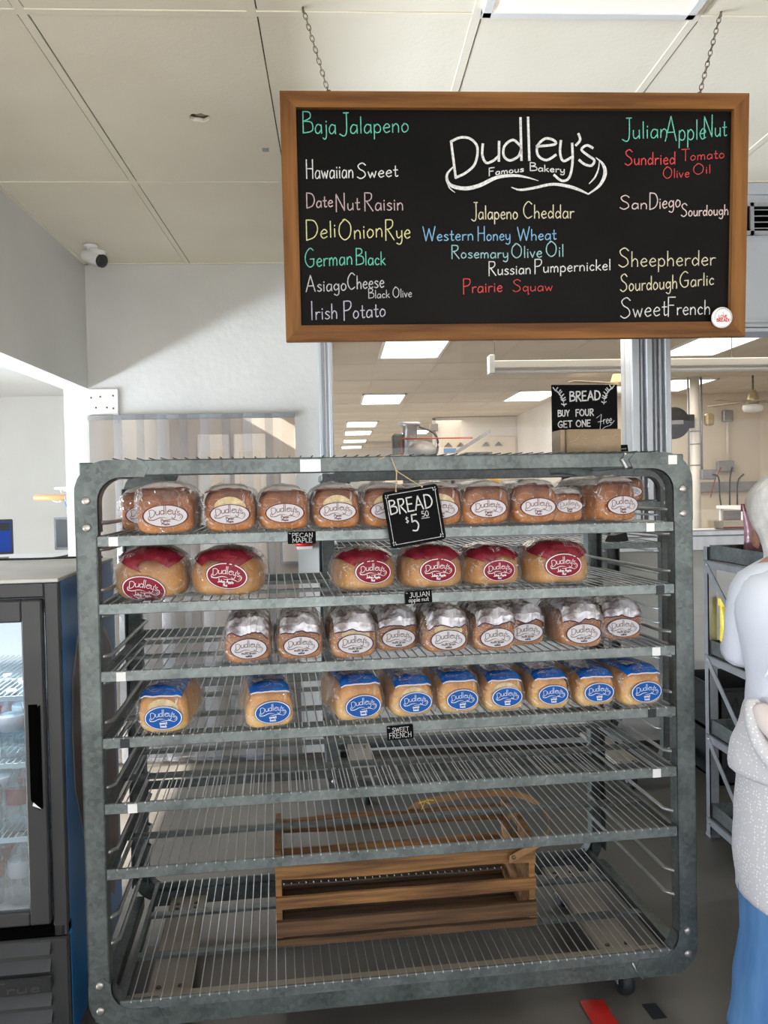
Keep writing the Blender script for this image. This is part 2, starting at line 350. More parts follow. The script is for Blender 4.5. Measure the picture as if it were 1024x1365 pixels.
# ------------------------------------------------------------------ hand lettering (single strokes)
G = {}
def g(ch, adv, *st):
    L = []
    for s in st:
        sm = s.startswith('~'); pts = [tuple(float(q) for q in p.split(',')) for p in s.lstrip('~').split()]
        L.append(crom(pts, 4) if sm else pts)
    G[ch] = (adv, L)
g('A', .62, '0,0 .28,1', '.28,1 .56,0', '.1,.35 .47,.35'); g('B', .55, '.03,0 .03,1', '~.03,1 .35,.97 .38,.72 .06,.55', '~.06,.55 .45,.5 .48,.12 .03,0')
g('C', .6, '~.52,.85 .3,1 .05,.7 .03,.3 .25,0 .52,.12'); g('D', .6, '.04,0 .04,1', '~.04,1 .4,.9 .55,.5 .4,.12 .04,0'); g('E', .5, '.03,0 .03,1', '.03,1 .42,1', '.03,.52 .36,.52', '.03,0 .44,0')
g('F', .48, '.05,-.08 .05,1', '.05,1 .45,1', '.05,.55 .36,.55'); g('G', .62, '~.5,.88 .3,1 .05,.7 .03,.3 .25,0 .5,.1 .52,.4', '.3,.42 .55,.42'); g('H', .55, '.04,0 .04,1', '.46,0 .46,1', '.04,.52 .46,.52')
g('I', .2, '.06,0 .06,1'); g('J', .42, '~.32,1 .32,.1 .2,-.12 .0,-.02', '.18,1 .42,1'); g('K', .5, '.03,0 .03,1', '.45,1 .05,.5', '.05,.5 .47,0'); g('L', .45, '.04,1 .04,0', '.04,0 .42,0')
g('M', .7, '.03,0 .08,1', '.08,1 .33,.3', '.33,.3 .58,1', '.58,1 .63,0'); g('N', .58, '.04,-.05 .04,1', '.04,1 .48,0', '.48,0 .48,1.05'); g('O', .68, '~.3,1 .06,.75 .03,.3 .28,0 .55,.2 .58,.7 .33,1 .2,.97')
g('P', .5, '.05,-.08 .05,1', '~.05,1 .4,.97 .45,.7 .3,.5 .05,.47'); g('R', .55, '.05,-.05 .05,1', '~.05,1 .38,.97 .42,.72 .28,.55 .05,.52', '.14,.52 .5,-.05'); g('S', .55, '~.48,.85 .3,1 .08,.85 .15,.62 .4,.42 .45,.15 .22,-.02 .02,.1')
g('T', .5, '.25,0 .25,1', '.0,1 .5,1'); g('U', .58, '~.04,1 .05,.25 .25,0 .45,.2 .48,1'); g('V', .55, '0,1 .26,0', '.26,0 .52,1'); g('W', .78, '0,1 .18,0', '.18,0 .37,.85', '.37,.85 .55,0', '.55,0 .74,1'); g('Y', .5, '0,1 .24,.5', '.48,1 .24,.5', '.24,.5 .24,0')
g('a', .48, '~.38,.45 .18,.52 .03,.3 .06,.05 .22,.0 .38,.2', '.39,.5 .41,0'); g('b', .46, '.03,.95 .03,0', '~.03,.3 .2,.5 .38,.35 .36,.08 .18,0 .03,.1'); g('c', .4, '~.34,.42 .18,.52 .02,.28 .14,.02 .34,.08')
g('d', .48, '~.38,.32 .2,.52 .02,.28 .14,.0 .38,.18', '.4,1 .4,0'); g('e', .44, '~.03,.27 .36,.32 .32,.48 .18,.52 .02,.27 .16,.0 .38,.08'); g('f', .34, '~.32,.92 .17,.95 .13,.7 .13,0', '.0,.5 .28,.5')
g('g', .48, '~.38,.34 .2,.52 .02,.3 .14,.04 .38,.2', '~.39,.5 .4,-.15 .25,-.36 .04,-.26'); g('h', .46, '.03,1 .03,0', '~.03,.3 .2,.52 .36,.38 .37,0'); g('i', .16, '.05,.5 .06,0', '.06,.72 .06,.66'); g('j', .22, '~.14,.5 .14,-.15 .04,-.34 -.08,-.26', '.14,.72 .14,.66')
g('k', .42, '.03,1 .03,0', '.34,.5 .05,.22', '.12,.27 .38,0'); g('l', .15, '.05,1 .06,0'); g('m', .68, '.03,.5 .03,0', '~.03,.32 .16,.52 .29,.38 .3,0', '~.3,.32 .44,.52 .57,.38 .58,0'); g('n', .46, '.03,.5 .03,0', '~.03,.32 .2,.52 .36,.38 .37,0')
g('o', .46, '~.2,.52 .03,.35 .06,.08 .2,0 .37,.15 .36,.4 .2,.52 .12,.5'); g('p', .46, '.03,.5 .03,-.38', '~.03,.35 .2,.52 .38,.35 .36,.08 .18,0 .03,.12'); g('q', .48, '~.38,.34 .2,.52 .02,.3 .14,.0 .38,.18', '.39,.5 .41,-.38 .48,-.28')
g('r', .34, '.03,.5 .04,0', '~.04,.3 .15,.48 .32,.48'); g('s', .38, '~.32,.45 .17,.52 .04,.4 .2,.27 .33,.12 .17,0 .02,.06'); g('t', .32, '~.13,.85 .13,.1 .22,0 .3,.05', '.0,.52 .28,.52'); g('u', .46, '~.03,.5 .04,.12 .18,0 .36,.18', '.37,.5 .38,0')
g('v', .4, '0,.5 .17,0', '.17,0 .34,.5'); g('w', .6, '0,.5 .14,0', '.14,0 .27,.42', '.27,.42 .41,0', '.41,0 .54,.5'); g('y', .44, '~.02,.5 .05,.15 .18,.05 .34,.2', '~.36,.5 .36,-.15 .22,-.36 .02,-.28'); g("'", .14, '~.08,1 .09,.85 .02,.72')
g('5', .5, '.4,1 .1,1', '.1,1 .08,.58', '~.08,.58 .3,.62 .44,.35 .3,.03 .04,.06'); g('0', .52, '~.24,1 .05,.7 .06,.2 .24,0 .42,.25 .42,.75 .24,1'); g('$', .5, '~.4,.78 .2,.86 .07,.68 .24,.5 .4,.3 .22,.13 .04,.22', '.22,1 .22,0'); g('!', .16, '.06,1 .06,.3', '.06,.1 .06,.02'); g(' ', .22)

def text_lines(s):
    x = 0; out = []; mixed = any(c.isupper() for c in s)
    for ch in s:
        adv, L = G[ch]; q = .80 if (mixed and ch.islower()) else 1
        for st in L: out.append([(x + p[0]*q, p[1]*q) for p in st])
        x += adv*q + .07
    return out, x - .07
def ribbon(mb, pts, w, put):
    """pts 2-D; w width (or list); put(x, z) -> 3-D point on the surface"""
    n = len(pts)
    if n < 2: return
    ws = w if isinstance(w, (list, tuple)) else [w]*n
    Lf = []; Rt = []
    for i in range(n):
        a = pts[max(i-1, 0)]; b = pts[min(i+1, n-1)]
        dx, dz = b[0]-a[0], b[1]-a[1]; q = math.hypot(dx, dz) or 1
        nx, nz = -dz/q*ws[i]/2, dx/q*ws[i]/2
        ex_, ez_ = (dx/q*ws[i]*.3, dz/q*ws[i]*.3) if i == n-1 else ((-dx/q*ws[i]*.3, -dz/q*ws[i]*.3) if i == 0 else (0, 0))
        Lf.append(put(pts[i][0]+nx+ex_, pts[i][1]+nz+ez_)); Rt.append(put(pts[i][0]-nx+ex_, pts[i][1]-nz+ez_))
    mb.add(Lf + Rt, [(i, i+1, n+i+1, n+i) for i in range(n-1)])
def write(mb, s, x0, x1, z0, h, w, put, slope=0):
    st, W = text_lines(s); k = (x1-x0)/W
    for L in st: ribbon(mb, [(x0 + p[0]*k, z0 + p[1]*h + slope*(p[0]*k)) for p in L], w, put)
LOGO = [('~', .0150, [(445, 110), (400, 75), (350, 110), (345, 165), (380, 192), (430, 170), (448, 130)]), ('', .0150, [(35, 85), (60, 290)]), ('~', .0150, [(35, 85), (90, 62), (150, 70), (190, 120), (175, 210), (120, 262), (60, 290)]),
        ('~', .0150, [(222, 100), (218, 160), (240, 205), (280, 195), (312, 170)]), ('', .0150, [(318, 85), (316, 195)]), ('', .0150, [(445, -50), (450, 190)]), ('', .0150, [(490, -52), (497, 190)]),
        ('~', .0150, [(540, 112), (650, 100), (640, 75), (590, 68), (545, 110), (550, 165), (600, 190), (655, 160)]), ('~', .0150, [(685, 80), (680, 150), (700, 195), (745, 175)]),
        ('~', .0150, [(752, 95), (755, 200), (735, 290), (690, 308), (645, 275)]), ('~', .0150, [(790, 40), (800, 75), (775, 105)]), ('~', .0150, [(875, 120), (840, 105), (808, 130), (850, 165), (885, 190), (870, 220), (830, 215), (795, 190)])]
SWASH = [([8, 14, 20, 22, 22, 20, 16, 10, 3], [(45, 230), (8, 275), (25, 330), (110, 352), (200, 335), (300, 290), (400, 278), (480, 288), (550, 308)]), ([4, 7, 4], [(3, 290), (20, 345), (55, 375)]),
         ([4, 12, 15, 16, 18, 8], [(390, 345), (440, 360), (520, 350), (640, 328), (760, 348), (850, 385)]), ([8, 16, 22, 16, 4], [(850, 385), (918, 335), (950, 270), (938, 215), (895, 175)]), ([3, 8, 10, 5], [(915, 195), (910, 240), (888, 290), (855, 325)])]
def logo(mb, cx, cz, W, put, thick=1.0, sub=True):
    k = W/960
    T = lambda p: (cx + (p[0]-480)*k, cz + (160-p[1])*k)
    for kind, w, P in LOGO:
        Q = crom(P, 4) if kind else P
        ribbon(mb, [T(p) for p in Q], W*w*thick, put)
    for ws, P in SWASH:
        Q = crom([(*p, w) for p, w in zip(P, ws)], 4)
        ribbon(mb, [T(q) for q in Q], [max(q[2], 2)*k*max(1, thick*.8) for q in Q], put)
    if sub:
        a = T((255, 278)); b = T((465, 255)); write(mb, 'Famous', a[0], b[0], a[1], 42*k, W*.006*thick, put, (b[1]-a[1])/(b[0]-a[0]))
        a = T((500, 250)); b = T((710, 262)); write(mb, 'Bakery', a[0], b[0], a[1], 46*k, W*.006*thick, put, (b[1]-a[1])/(b[0]-a[0]))

# ------------------------------------------------------------------ the room
GX, GY = -.8186, 2.2858     # ceiling grid
ZC = 2.8
fl = struct(bx(-4.6, 7.2, -2.1, 26, -.1, 0).build('floor', 'floor_concrete'))
gr = struct(bx(-40, 40, -45, -2.1, -.2, -.04).build('ground', 'ground_outside'))
mb = MB(); mb.box(-1.52, 6.2, -2.1, 4.72, ZC+.03, ZC+.08); ceil = struct(mb.build('ceiling', 'ceiling_void'))
def tile_mesh(w, d, mt='ceiling_cream', t=.012): return bx(-w/2, w/2, -d/2, d/2, 0, t).mesh('ceiling_tile', mt)
tm = tile_mesh(.583, 1.188)
hole_rng = random.Random(3)
for i in range(-2, 12):
    for j in range(-4, 2):
        cx, cy = GX + (i+.5)*.61, GY + (j+.5)*1.22
        if (i, j) in ((2, -1),): continue
        x0, x1 = cx-.289, cx+.289
        if x1 < -1.36 or x0 > 6.1: continue
        if x0 < -1.37:
            obj_of(bx(-1.372, x1, cy-.594, cy+.594, ZC, ZC+.012).mesh('ceiling_tile', 'ceiling_cream'), 'ceiling_tile', ceil); continue
        if (i, j) == (0, 0):     # the tile with the punched hole
            bm = bmesh.new()
            R_ = [bm.verts.new((cx+sx*.289, cy+sy*.594, ZC)) for sx, sy in ((-1, -1), (1, -1), (1, 1), (-1, 1))]
            R_[1].co.x += .004; R_[2].co.x += .004
            hc = (-.45, 2.911)
            Hh = [bm.verts.new((hc[0]+math.cos(2*PI*k/14)*.036*hole_rng.uniform(.8, 1.15), hc[1]+math.sin(2*PI*k/14)*.036*hole_rng.uniform(.75, 1.15), ZC)) for k in range(14)]
            es = [bm.edges.new((R_[k], R_[(k+1) % 4])) for k in range(4)] + [bm.edges.new((Hh[k], Hh[(k+1) % 14])) for k in range(14)]
            bmesh.ops.triangle_fill(bm, edges=es, use_beauty=True)
            up = [bm.verts.new((v.co.x*1.0, v.co.y, ZC+.014)) for v in Hh]
            for k in range(14): bm.faces.new((Hh[k], Hh[(k+1) % 14], up[(k+1) % 14], up[k]))
            me = bpy.data.meshes.new('ceiling_tile'); bm.to_mesh(me); bm.free(); me.materials.append(MATS['ceiling_cream'])
            obj_of(me, 'ceiling_tile', ceil)
            MB().sphere((hc[0]+.004, hc[1]-.012, ZC+.010), .022, 10, 6, (1, .8, .35)).build('broken_tile_edge', 'card_tan', ceil)
            bx(hc[0]-.06, hc[0]+.06, hc[1]-.06, hc[1]+.06, ZC+.0145, ZC+.02).build('dark_void', 'ceiling_void', ceil)
            bx(-.262, -.238, 3.16, 3.185, ZC-.004, ZC).build('tile_chip', 'steel_plain', ceil)
            continue
        obj_of(tm, 'ceiling_tile', ceil, (cx+.0022, cy, ZC))
mb = MB()
for i in range(-1, 13): x = GX+i*.61; mb.box(x-.012, x+.012, -2.1, 4.72, ZC-.003, ZC+.006)
for j in range(-4, 3): y = GY+j*1.22; mb.box(-1.385, 6.2, y-.012, y+.012, ZC-.0025, ZC+.006)
mb.box(-1.385, -1.363, -2.1, 4.72, ZC-.004, ZC+.006); mb.box(-1.385, 6.2, 4.70, 4.72, ZC-.004, ZC+.006)
g_ = mb.build('ceiling_grid', 'ceiling_cream', ceil)

# side bulkhead over the opening to the left room, and its end pier
wl_ = struct(bx(-1.52, -1.385, -2.1, 4.72, 2.112, ZC+.03).build('wall_left', 'wall_plain'))
# partition at the back
wb = MB()
wb.box(-1.386, -.104, 4.72, 4.85, 1.958, ZC+.05)
wb.box(-.243, -.104, 4.72, 4.85, 0, 1.958)
wb.box(-1.52, -1.386, 4.72, 4.85, 0, ZC+.05)
wb.box(-.104, 6.2, 4.72, 4.85, 0, 1.215)
wb.box(-.104, 6.2, 4.72, 4.85, 2.60, ZC+.05)
wb = struct(wb.build('wall_back', 'wall_white'))
struct(bx(-1.386, 6.2, 4.705, 4.72, 0, .03).build('baseboard_back', 'ceiling_void'))
struct(bx(-.03, 6.2, 4.655, 4.87, 1.215, 1.25, .006).build('trim_1', 'alu'))
struct(bx(-.03, 6.2, 4.69, 4.72, 1.13, 1.215, .004).build('trim_2', 'alu'))
# window frames (ribbed aluminium posts) and panes
def ribbed(x0, x1, z0, z1, ribs):
    m_ = MB().box(x0, x1, 4.71, 4.86, z0, z1)
    for a, b, p in ribs: m_.box(x0+a, x0+b, 4.71-p, 4.711, z0, z1, .004)
    return m_
w1 = struct(ribbed(-.104, -.026, 0, 2.6, [(0, .02, .02), (.03, .045, .012), (.055, .078, .03)]).build('window_1', 'alu'))
w2 = struct(ribbed(1.68, 1.905, 1.25, 2.6, [(0, .045, .035), (.055, .07, .02), (.08, .115, .05), (.135, .15, .02), (.16, .175, .03), (.19, .225, .045)]).build('window_2', 'alu'))
bx(-.026, 1.68, 4.79, 4.796, 1.25, 2.6).build('pane', 'window_glass', w1)
bx(1.905, 6.2, 4.79, 4.796, 1.25, 2.6).build('pane', 'window_glass', w2)
bx(-.026, 1.68, 4.75, 4.83, 2.57, 2.6).build('window_frame', 'alu', w1)
bx(1.905, 6.2, 4.75, 4.83, 2.57, 2.6).build('window_frame', 'alu', w2)
# dropped soffit with the air register, right of the chalkboard
sf = MB(); sf.box(.9, 6.2, 3.506, 3.62, 2.156, ZC)
sf = struct(sf.build('wall_soffit', 'grey_beam'))
for k, (z0, z1, p) in enumerate(((2.745, 2.795, .012), (2.156, 2.172, .03), (2.178, 2.192, .018), (2.20, 2.215, .008))):
    bx(.9, 6.2, 3.506-p, 3.507, z0, z1, .002).build('moulding', 'grey_beam', sf)
rg = thing('air_register', 'grey louvred air register in the soffit right of the chalkboard', 'vent', (1.9, 3.5, 2.64))
mb = MB(); mb.box(-.17, .17, -.012, .004, .052, .068); mb.box(-.17, .17, -.012, .004, -.068, -.052); mb.box(-.17, -.155, -.012, .004, -.068, .068); mb.box(.155, .17, -.012, .004, -.068, .068); mb.box(-.122, -.106, -.012, .002, -.068, .068)
mb.build('frame', 'steel_plain', rg); bx(-.155, .155, .001, .004, -.055, .055).build('opening', 'fridge_void', rg)
lv = bx(-.106, .155, -.008, -.005, -.002, .002).mesh('louvre', 'steel_plain')
for k in range(4): obj_of(lv, 'louvre', rg, (0, 0, -.04+k*.026))
# right wall and shop front behind the camera, left room
struct(bx(6.2, 6.3, -2.1, 26, 0, 3).build('wall_right', 'wall_plain'))
sw = MB(); sw.box(-4.6, 6.3, -2.2, -2.1, 2.45, 3); sw.box(-4.6, 6.3, -2.2, -2.1, 0, .3)
for x in (-4.6, -3.2, -1.5, -.1, 1.3, 2.8, 4.2, 6.2): sw.box(x-.04, x+.04, -2.2, -2.1, .3, 2.45)
struct(sw.build('wall_front', 'alu'))
lw_ = MB(); lw_.box(-4.7, -4.6, -2.1, 7.5, 2.37, 2.6); lw_.box(-4.7, -4.6, -2.1, 7.5, 0, .25); lw_.box(-4.7, -4.6, 6.9, 7.5, .25, 2.37); lw_.box(-4.7, -4.6, 4.3, 4.4, .25, 2.37); lw_.box(-4.7, -4.6, 1.2, 1.3, .25, 2.37); lw_.box(-4.7, -4.6, -2.1, -1.8, .25, 2.37)
struct(lw_.build('wall_left_room', 'wall_plain'))
struct(bx(-4.7, -1.52, 7.5, 7.6, 0, 2.6).build('wall_left_room_back', 'wall_plain'))
struct(bx(-1.53, -1.50, 4.85, 7.5, 0, 2.6).build('wall_left_room_side', 'wall_plain'))
struct(bx(-4.7, -1.52, -2.1, 7.6, 2.415, 2.47).build('ceiling_left_room', 'wall_plain'))
# ---- kitchen beyond the window
mbk = bx(-1.52, 6.3, 4.85, 26, ZC+.015, ZC+.06); kc = struct(mbk.build('ceiling_kitchen', 'ceiling_void'))
KL = [(.69, 7.4), (.62, 11.5), (.44, 15.6), (.42, 17.8), (.40, 20.5), (.36, 23.2), (2.66, 11.35), (3.42, 7.45), (4.30, 10.4), (1.66, 17.8)]
tk = tile_mesh(.585, 1.196, 'ceiling_beige')
def near_lamp(cx, cy): return any(abs(cx-x) < .5 and abs(cy-y) < .95 for x, y in KL)
n_t = 0
for i in range(-1, 12):
    for j in range(2, 14):
        cx, cy = GX+(i+.5)*.61, GY+(j+.5)*1.22
        obj_of(tk, 'ceiling_tile', kc, (cx, cy, ZC)); n_t += 1
mb = MB()
for i in range(-1, 12):
    for j in range(14, 20): cx, cy = GX+(i+.5)*.61, GY+(j+.5)*1.22; mb.box(cx-.29, cx+.29, cy-.597, cy+.597, ZC, ZC+.01)
stuff(mb.build('far_ceiling_tiles', 'ceiling_beige', kc))
mb = MB()
for i in range(-1, 13): x = GX+i*.61; mb.box(x-.012, x+.012, 4.85, 26, ZC-.003, ZC+.008)
for j in range(2, 20): y = GY+j*1.22; mb.box(-1.5, 6.2, y-.012, y+.012, ZC-.003, ZC+.008)
mb.build('ceiling_grid', 'ceiling_beige', kc)
def troffer(x, y, label, soft=False, w=.59, d=1.19, grp=None):
    t = thing('ceiling_light', label, 'light', (x, y, ZC-.004), 0, grp)
    mb = MB(); e = .028
    mb.box(-w/2, w/2, -d/2, -d/2+e, -.012, .004, .003); mb.box(-w/2, w/2, d/2-e, d/2, -.012, .004, .003); mb.box(-w/2, -w/2+e, -d/2, d/2, -.012, .004, .003); mb.box(w/2-e, w/2, -d/2, d/2, -.012, .004, .003)
    mb.build('frame', 'plastic_white', t)
    bx(-w/2+e, w/2-e, -d/2+e, d/2-e, -.006, 0).build('diffuser', 'lamp_soft' if soft else 'lamp_white', t)
troffer(.706, 1.676, 'large dim cream panel light in the near ceiling above the chalkboard', True)
KN = ['bright kitchen panel light just under the middle of the chalkboard', 'second bright kitchen panel light behind the left window pane', 'third smaller panel light down the kitchen ceiling', 'fourth small panel light down the kitchen ceiling', 'fifth tiny panel light far down the kitchen', 'farthest tiny panel light near the back kitchen wall',
      'bright panel light left of the black bread offer sign', 'largest slanting panel light under the right end of the chalkboard', 'panel light crossed by the vertical pipe, right of the pillar', 'far dim panel light behind the mixer stack']
for (x, y), nm in zip(KL, KN): troffer(x, y, nm, grp='kitchen ceiling lights')
struct(bx(-1.5, 6.2, 25, 25.1, 0, 2.9).build('wall_kitchen_back', 'kitchen_cream'))
struct(bx(3.12, 3.22, 11.45, 14.5, 0, ZC).build('wall_kitchen_side', 'kitchen_white'))
struct(bx(3.12, 6.2, 11.45, 11.55, 0, ZC).build('wall_kitchen_right', 'kitchen_cream'))
struct(bx(5.93, 6.0, 4.85, 11.45, 0, ZC).build('wall_kitchen_far_right', 'kitchen_cream'))
# passage behind the strip curtain
struct(bx(-.13, -.09, 4.86, 7.6, 0, ZC).build('wall_passage', 'tan_wall'))
struct(bx(-1.5, -.1, 7.5, 7.6, 0, ZC).build('wall_passage_back', 'tan_wall'))
pd = thing('white_double_door', 'pale double door panels seen blurred through the strip curtain', 'door', (-.95, 7.48, 0))
bx(-.30, -.02, -.04, 0, .02, 2.05, .01).build('door_leaf', 'kitchen_white', pd); bx(.02, .30, -.04, 0, .02, 2.05, .01).build('door_leaf', 'kitchen_white', pd)
bx(-.25, -.07, -.05, -.04, 1.1, 1.9, .01).build('upper_panel', 'kitchen_cream', pd); bx(.07, .25, -.05, -.04, 1.1, 1.9, .01).build('upper_panel', 'kitchen_cream', pd)
MB().tube([(-.04, -.05, .95), (-.04, -.09, .97), (-.04, -.09, 1.1), (-.04, -.05, 1.12)], .008).build('door_handle', 'steel_plain', pd)
wb2 = thing('white_wall_board', 'bright white board on the passage wall behind the curtain', 'board', (-.36, 7.46, 1.35))
bx(-.16, .16, 0, .03, -.45, .45, .004).build('panel', 'plastic_white', wb2); bx(-.18, .18, .01, .04, -.47, .47, .004).build('frame', 'steel_plain', wb2)
area_light('passage_lamp', (-.8, 6.2, 2.7), (0, 0, 0), .5, .9, 17, (1, .92, .84))
area_light('kitchen_fill', (2.2, 8.4, 2.74), (0, 0, 0), 3.5, 4.5, 190, (1, .93, .82))  # unseen area light added to brighten the kitchen beyond its glowing panels
area_light('kitchen_far_fill', (.9, 17, 2.74), (0, 0, 0), 2.5, 8, 150, (1, .90, .76))  # added fill for the far end of the kitchen, no such fixture hangs there

# strip curtain
sc_ = thing('strip_curtain', 'clear vinyl strip curtain hanging in the doorway behind the rack', 'curtain', (0, 4.70, 0))
bx(-1.386, -.243, -.010, .010, 1.935, 1.962, .002).build('rail', 'steel_plain', sc_)
rr = random.Random(11); x = -1.386
k = 0
while x < -.36:
    wv = .19 if k == 0 else .165
    yy = -.016 - (k % 2)*.022; ph = rr.uniform(0, 6); hang = rr.uniform(-.03, .03); bulge = .018
    def P(i, j, x=x, wv=wv, yy=yy, ph=ph, hang=hang):
        u = i/6; z = 1.958-(1.93)*j/14
        return (x+wv*u+hang*(j/14)**2, yy-bulge*math.sin(PI*u)-.012*math.sin(ph+j*.7)*(j/14), z)
    MB().grid(P, 7, 15).build('vinyl_strip', 'strip_vinyl_grey' if k in (0,) else ('strip_vinyl', 'strip_vinyl_clear', 'strip_vinyl', 'strip_vinyl_clear')[(k*k//2) % 4], sc_)
    x += (.15 if k == 0 else .118); k += 1
pl = thing('mounting_plate', 'scuffed white plastic plate with six screws above the strip curtain corner', 'plate', (-1.30, 4.715, 2.04))
bx(-.083, .083, -.012, .004, -.075, .07, .004).build('plate', 'sticker_white', pl)
bx(.055, .083, -.014, .0, -.13, -.07, .003).build('tab', 'sticker_white', pl)
sm_ = MB().lathe([(.006, -.004), (.005, -.0065)], (0, -.010, 0), 8, 'Y').mesh('screw', 'rust_steel')
for px, pz in ((-.065, .02), (-.015, .025), (.055, .03), (-.04, -.035), (.02, -.035), (.055, -.04)): obj_of(sm_, 'screw', pl, (px, 0, pz))
rc = thing('red_tub', 'small tub with a red lid on the white pier behind the pecan maple tag', 'tub', (-.20, 4.66, 1.225))
MB().lathe([(.05, -.012), (.056, 0), (.056, .022), (.048, .028)], n=20).build('lid', 'cap_red', rc); bx(-.045, .045, -.02, .06, -.03, -.01, .004).build('bracket', 'plastic_white', rc)

# ------------------------------------------------------------------ chalkboard
cb = thing('chalkboard', 'large wood-framed black chalkboard listing bread kinds in coloured chalk', 'chalkboard', (.48, 2.178, 2.212))
cb.rotation_euler = (.059, 0, 0)
BW, BH, FR = .61, .313, .040
def fr(poly, nm, mt): MB().prism(poly, -.022, .012).build(nm, mt, cb)
fr([(-BW, BH), (BW, BH), (BW-FR, BH-FR), (-BW+FR, BH-FR)], 'frame_rail', 'wood_frame'); fr([(-BW, -BH), (BW, -BH), (BW-FR, -BH+FR), (-BW+FR, -BH+FR)], 'frame_rail', 'wood_frame')
fr([(-BW, -BH), (-BW, BH), (-BW+FR, BH-FR), (-BW+FR, -BH+FR)], 'frame_stile', 'wood_frame_v'); fr([(BW, -BH), (BW, BH), (BW-FR, BH-FR), (BW-FR, -BH+FR)], 'frame_stile', 'wood_frame_v')
bx(-BW+FR-.005, BW-FR+.005, -.006, .008, -BH+FR-.005, BH-FR+.005).build('slate', 'slate', cb)
def b2(px, py):   # photo position -> place on the board face
    t = (py-127.5)/325.5; xl = 375+6*t; xr = 995-7*t
    yt = 125+5*(px-375)/620; yb = 456-6*(px-381)/607
    return (-BW + 2*BW*(px-xl)/(xr-xl), BH - 2*BH*(py-yt)/(yb-yt))
cbput = lambda x, z: (x, -.0068, z)
BT = [('Baja', 404, 448, 177, 178, 28, 'teal'), ('Jalapeno', 452, 543, 178, 176, 27, 'teal'), ('Hawaiian', 408, 470, 237, 236, 25, 'white'), ('Sweet', 474, 528, 237, 234, 20, 'white'),
      ('Date', 408, 443, 276, 274, 20, 'pink'), ('Nut', 446, 478, 280, 278, 22, 'pink'), ('Raisin', 483, 535, 279, 279, 23, 'pink'), ('Deli', 407, 447, 319, 314, 27, 'yellow'), ('Onion', 450, 508, 319, 314, 27, 'yellow'), ('Rye', 510, 544, 318, 316, 26, 'yellow'),
      ('German', 406, 468, 355, 351, 25, 'teal'), ('Black', 472, 511, 352, 352, 22, 'teal'), ('Asiago', 407, 460, 388, 386, 22, 'grey'), ('Cheese', 461, 509, 385, 382, 22, 'grey'), ('Black', 488, 516, 397, 396, 13, 'grey'), ('Olive', 520, 545, 396, 395, 14, 'grey'),
      ('Irish', 413, 448, 426, 424, 25, 'lilac'), ('Potato', 455, 511, 425, 421, 24, 'lilac'),
      ('Jalapeno', 624, 686, 291, 291, 22, 'cream'), ('Cheddar', 693, 761, 290, 290, 22, 'cream'), ('Western', 560, 627, 320, 319, 19, 'blue'), ('Honey', 632, 676, 320, 319, 19, 'blue'), ('Wheat', 685, 737, 320, 318, 18, 'blue'),
      ('Rosemary', 597, 673, 343, 343, 17, 'sea'), ('Olive', 677, 718, 343, 342, 19, 'sea'), ('Oil', 723, 747, 341, 341, 20, 'sea'), ('Russian', 646, 703, 366, 364, 18, 'white'), ('Pumpernickel', 707, 810, 363, 359, 18, 'white'),
      ('Prairie', 612, 665, 390, 388, 19, 'red'), ('Squaw', 678, 732, 388, 387, 16, 'red'),
      ('Julian', 826, 888, 186, 184, 27, 'teal'), ('Apple', 884, 940, 189, 186, 32, 'teal'), ('Nut', 936, 968, 184, 182, 27, 'teal'), ('Sundried', 829, 898, 220, 219, 20, 'red'), ('Tomato', 906, 965, 215, 211, 15, 'red'), ('Olive', 881, 917, 238, 236, 15, 'red'), ('Oil', 922, 946, 233, 231, 14, 'red'),
      ('San', 822, 860, 278, 278, 18, 'rose'), ('Diego', 862, 905, 279, 275, 22, 'rose'), ('Sourdough', 905, 970, 288, 286, 17, 'rose'), ('Sheepherder', 820, 952, 355, 353, 25, 'cream'), ('Sourdough', 822, 900, 388, 384, 23, 'cream'), ('Garlic', 903, 950, 383, 379, 21, 'cream'),
      ('Sweet', 822, 886, 424, 420, 27, 'white'), ('French', 886, 945, 420, 419, 24, 'white')]
for s, xa, xb, ya, yb_, h, c in BT:
    mb = MB(); A = b2(xa, ya); B = b2(xb, yb_); H = b2(xa, ya-h)[1]-A[1]
    write(mb, s, A[0], B[0], A[1], H, .0027 if h > 16 else .0021, cbput, (B[1]-A[1])/(B[0]-A[0]))
    mb.build('chalk_word', 'chalk_'+c, cb)
mb = MB(); a = b2(590, 206); b = b2(805, 206); logo(mb, (a[0]+b[0])/2, a[1], b[0]-a[0], cbput)
mb.build('chalk_logo', 'chalk_white', cb)['label'] = 'large white chalk bakery name with ribbon swashes'
eye = MB().tube([(0, 0, 0), (0, 0, .012)], .006, 6).mesh('screw_eye', 'rust_steel')
for s_ in (-.486, .486): obj_of(eye, 'screw_eye', cb, (s_, 0, BH-.002))
# hanging chains
def chain(name_l, x0, x1):
    P0 = Vector((x0, 2.16, 2.527)); P1 = Vector((x1, 2.255, ZC-.002)); L = (P1-P0).length; n = 15; mb = MB(); d = (P1-P0)/n
    for k in range(n):
        c = P0 + d*(k+.5); u = d.normalized(); s1 = Vector((1, 0, 0)) if k % 2 else Vector((0, 1, 0)); s1 = (s1 - u*s1.dot(u)).normalized()
        ring = [c + u*math.cos(t)*L/n*.66 + s1*math.sin(t)*.0052 for t in [2*PI*q/10 for q in range(11)]]
        mb.tube(ring, .0013, 5, False)
    mb.tube([P1 - Vector((0, 0, .012)), P1 + Vector((0, 0, .002))], .003, 6)
    tag(mb.build('hanging_chain', 'rust_steel'), name_l, 'chain', 'chains holding the chalkboard')
chain('thin dark chain holding the left end of the chalkboard', -.006, -.07)
chain('thin dark chain holding the right end of the chalkboard', .966, 1.072)
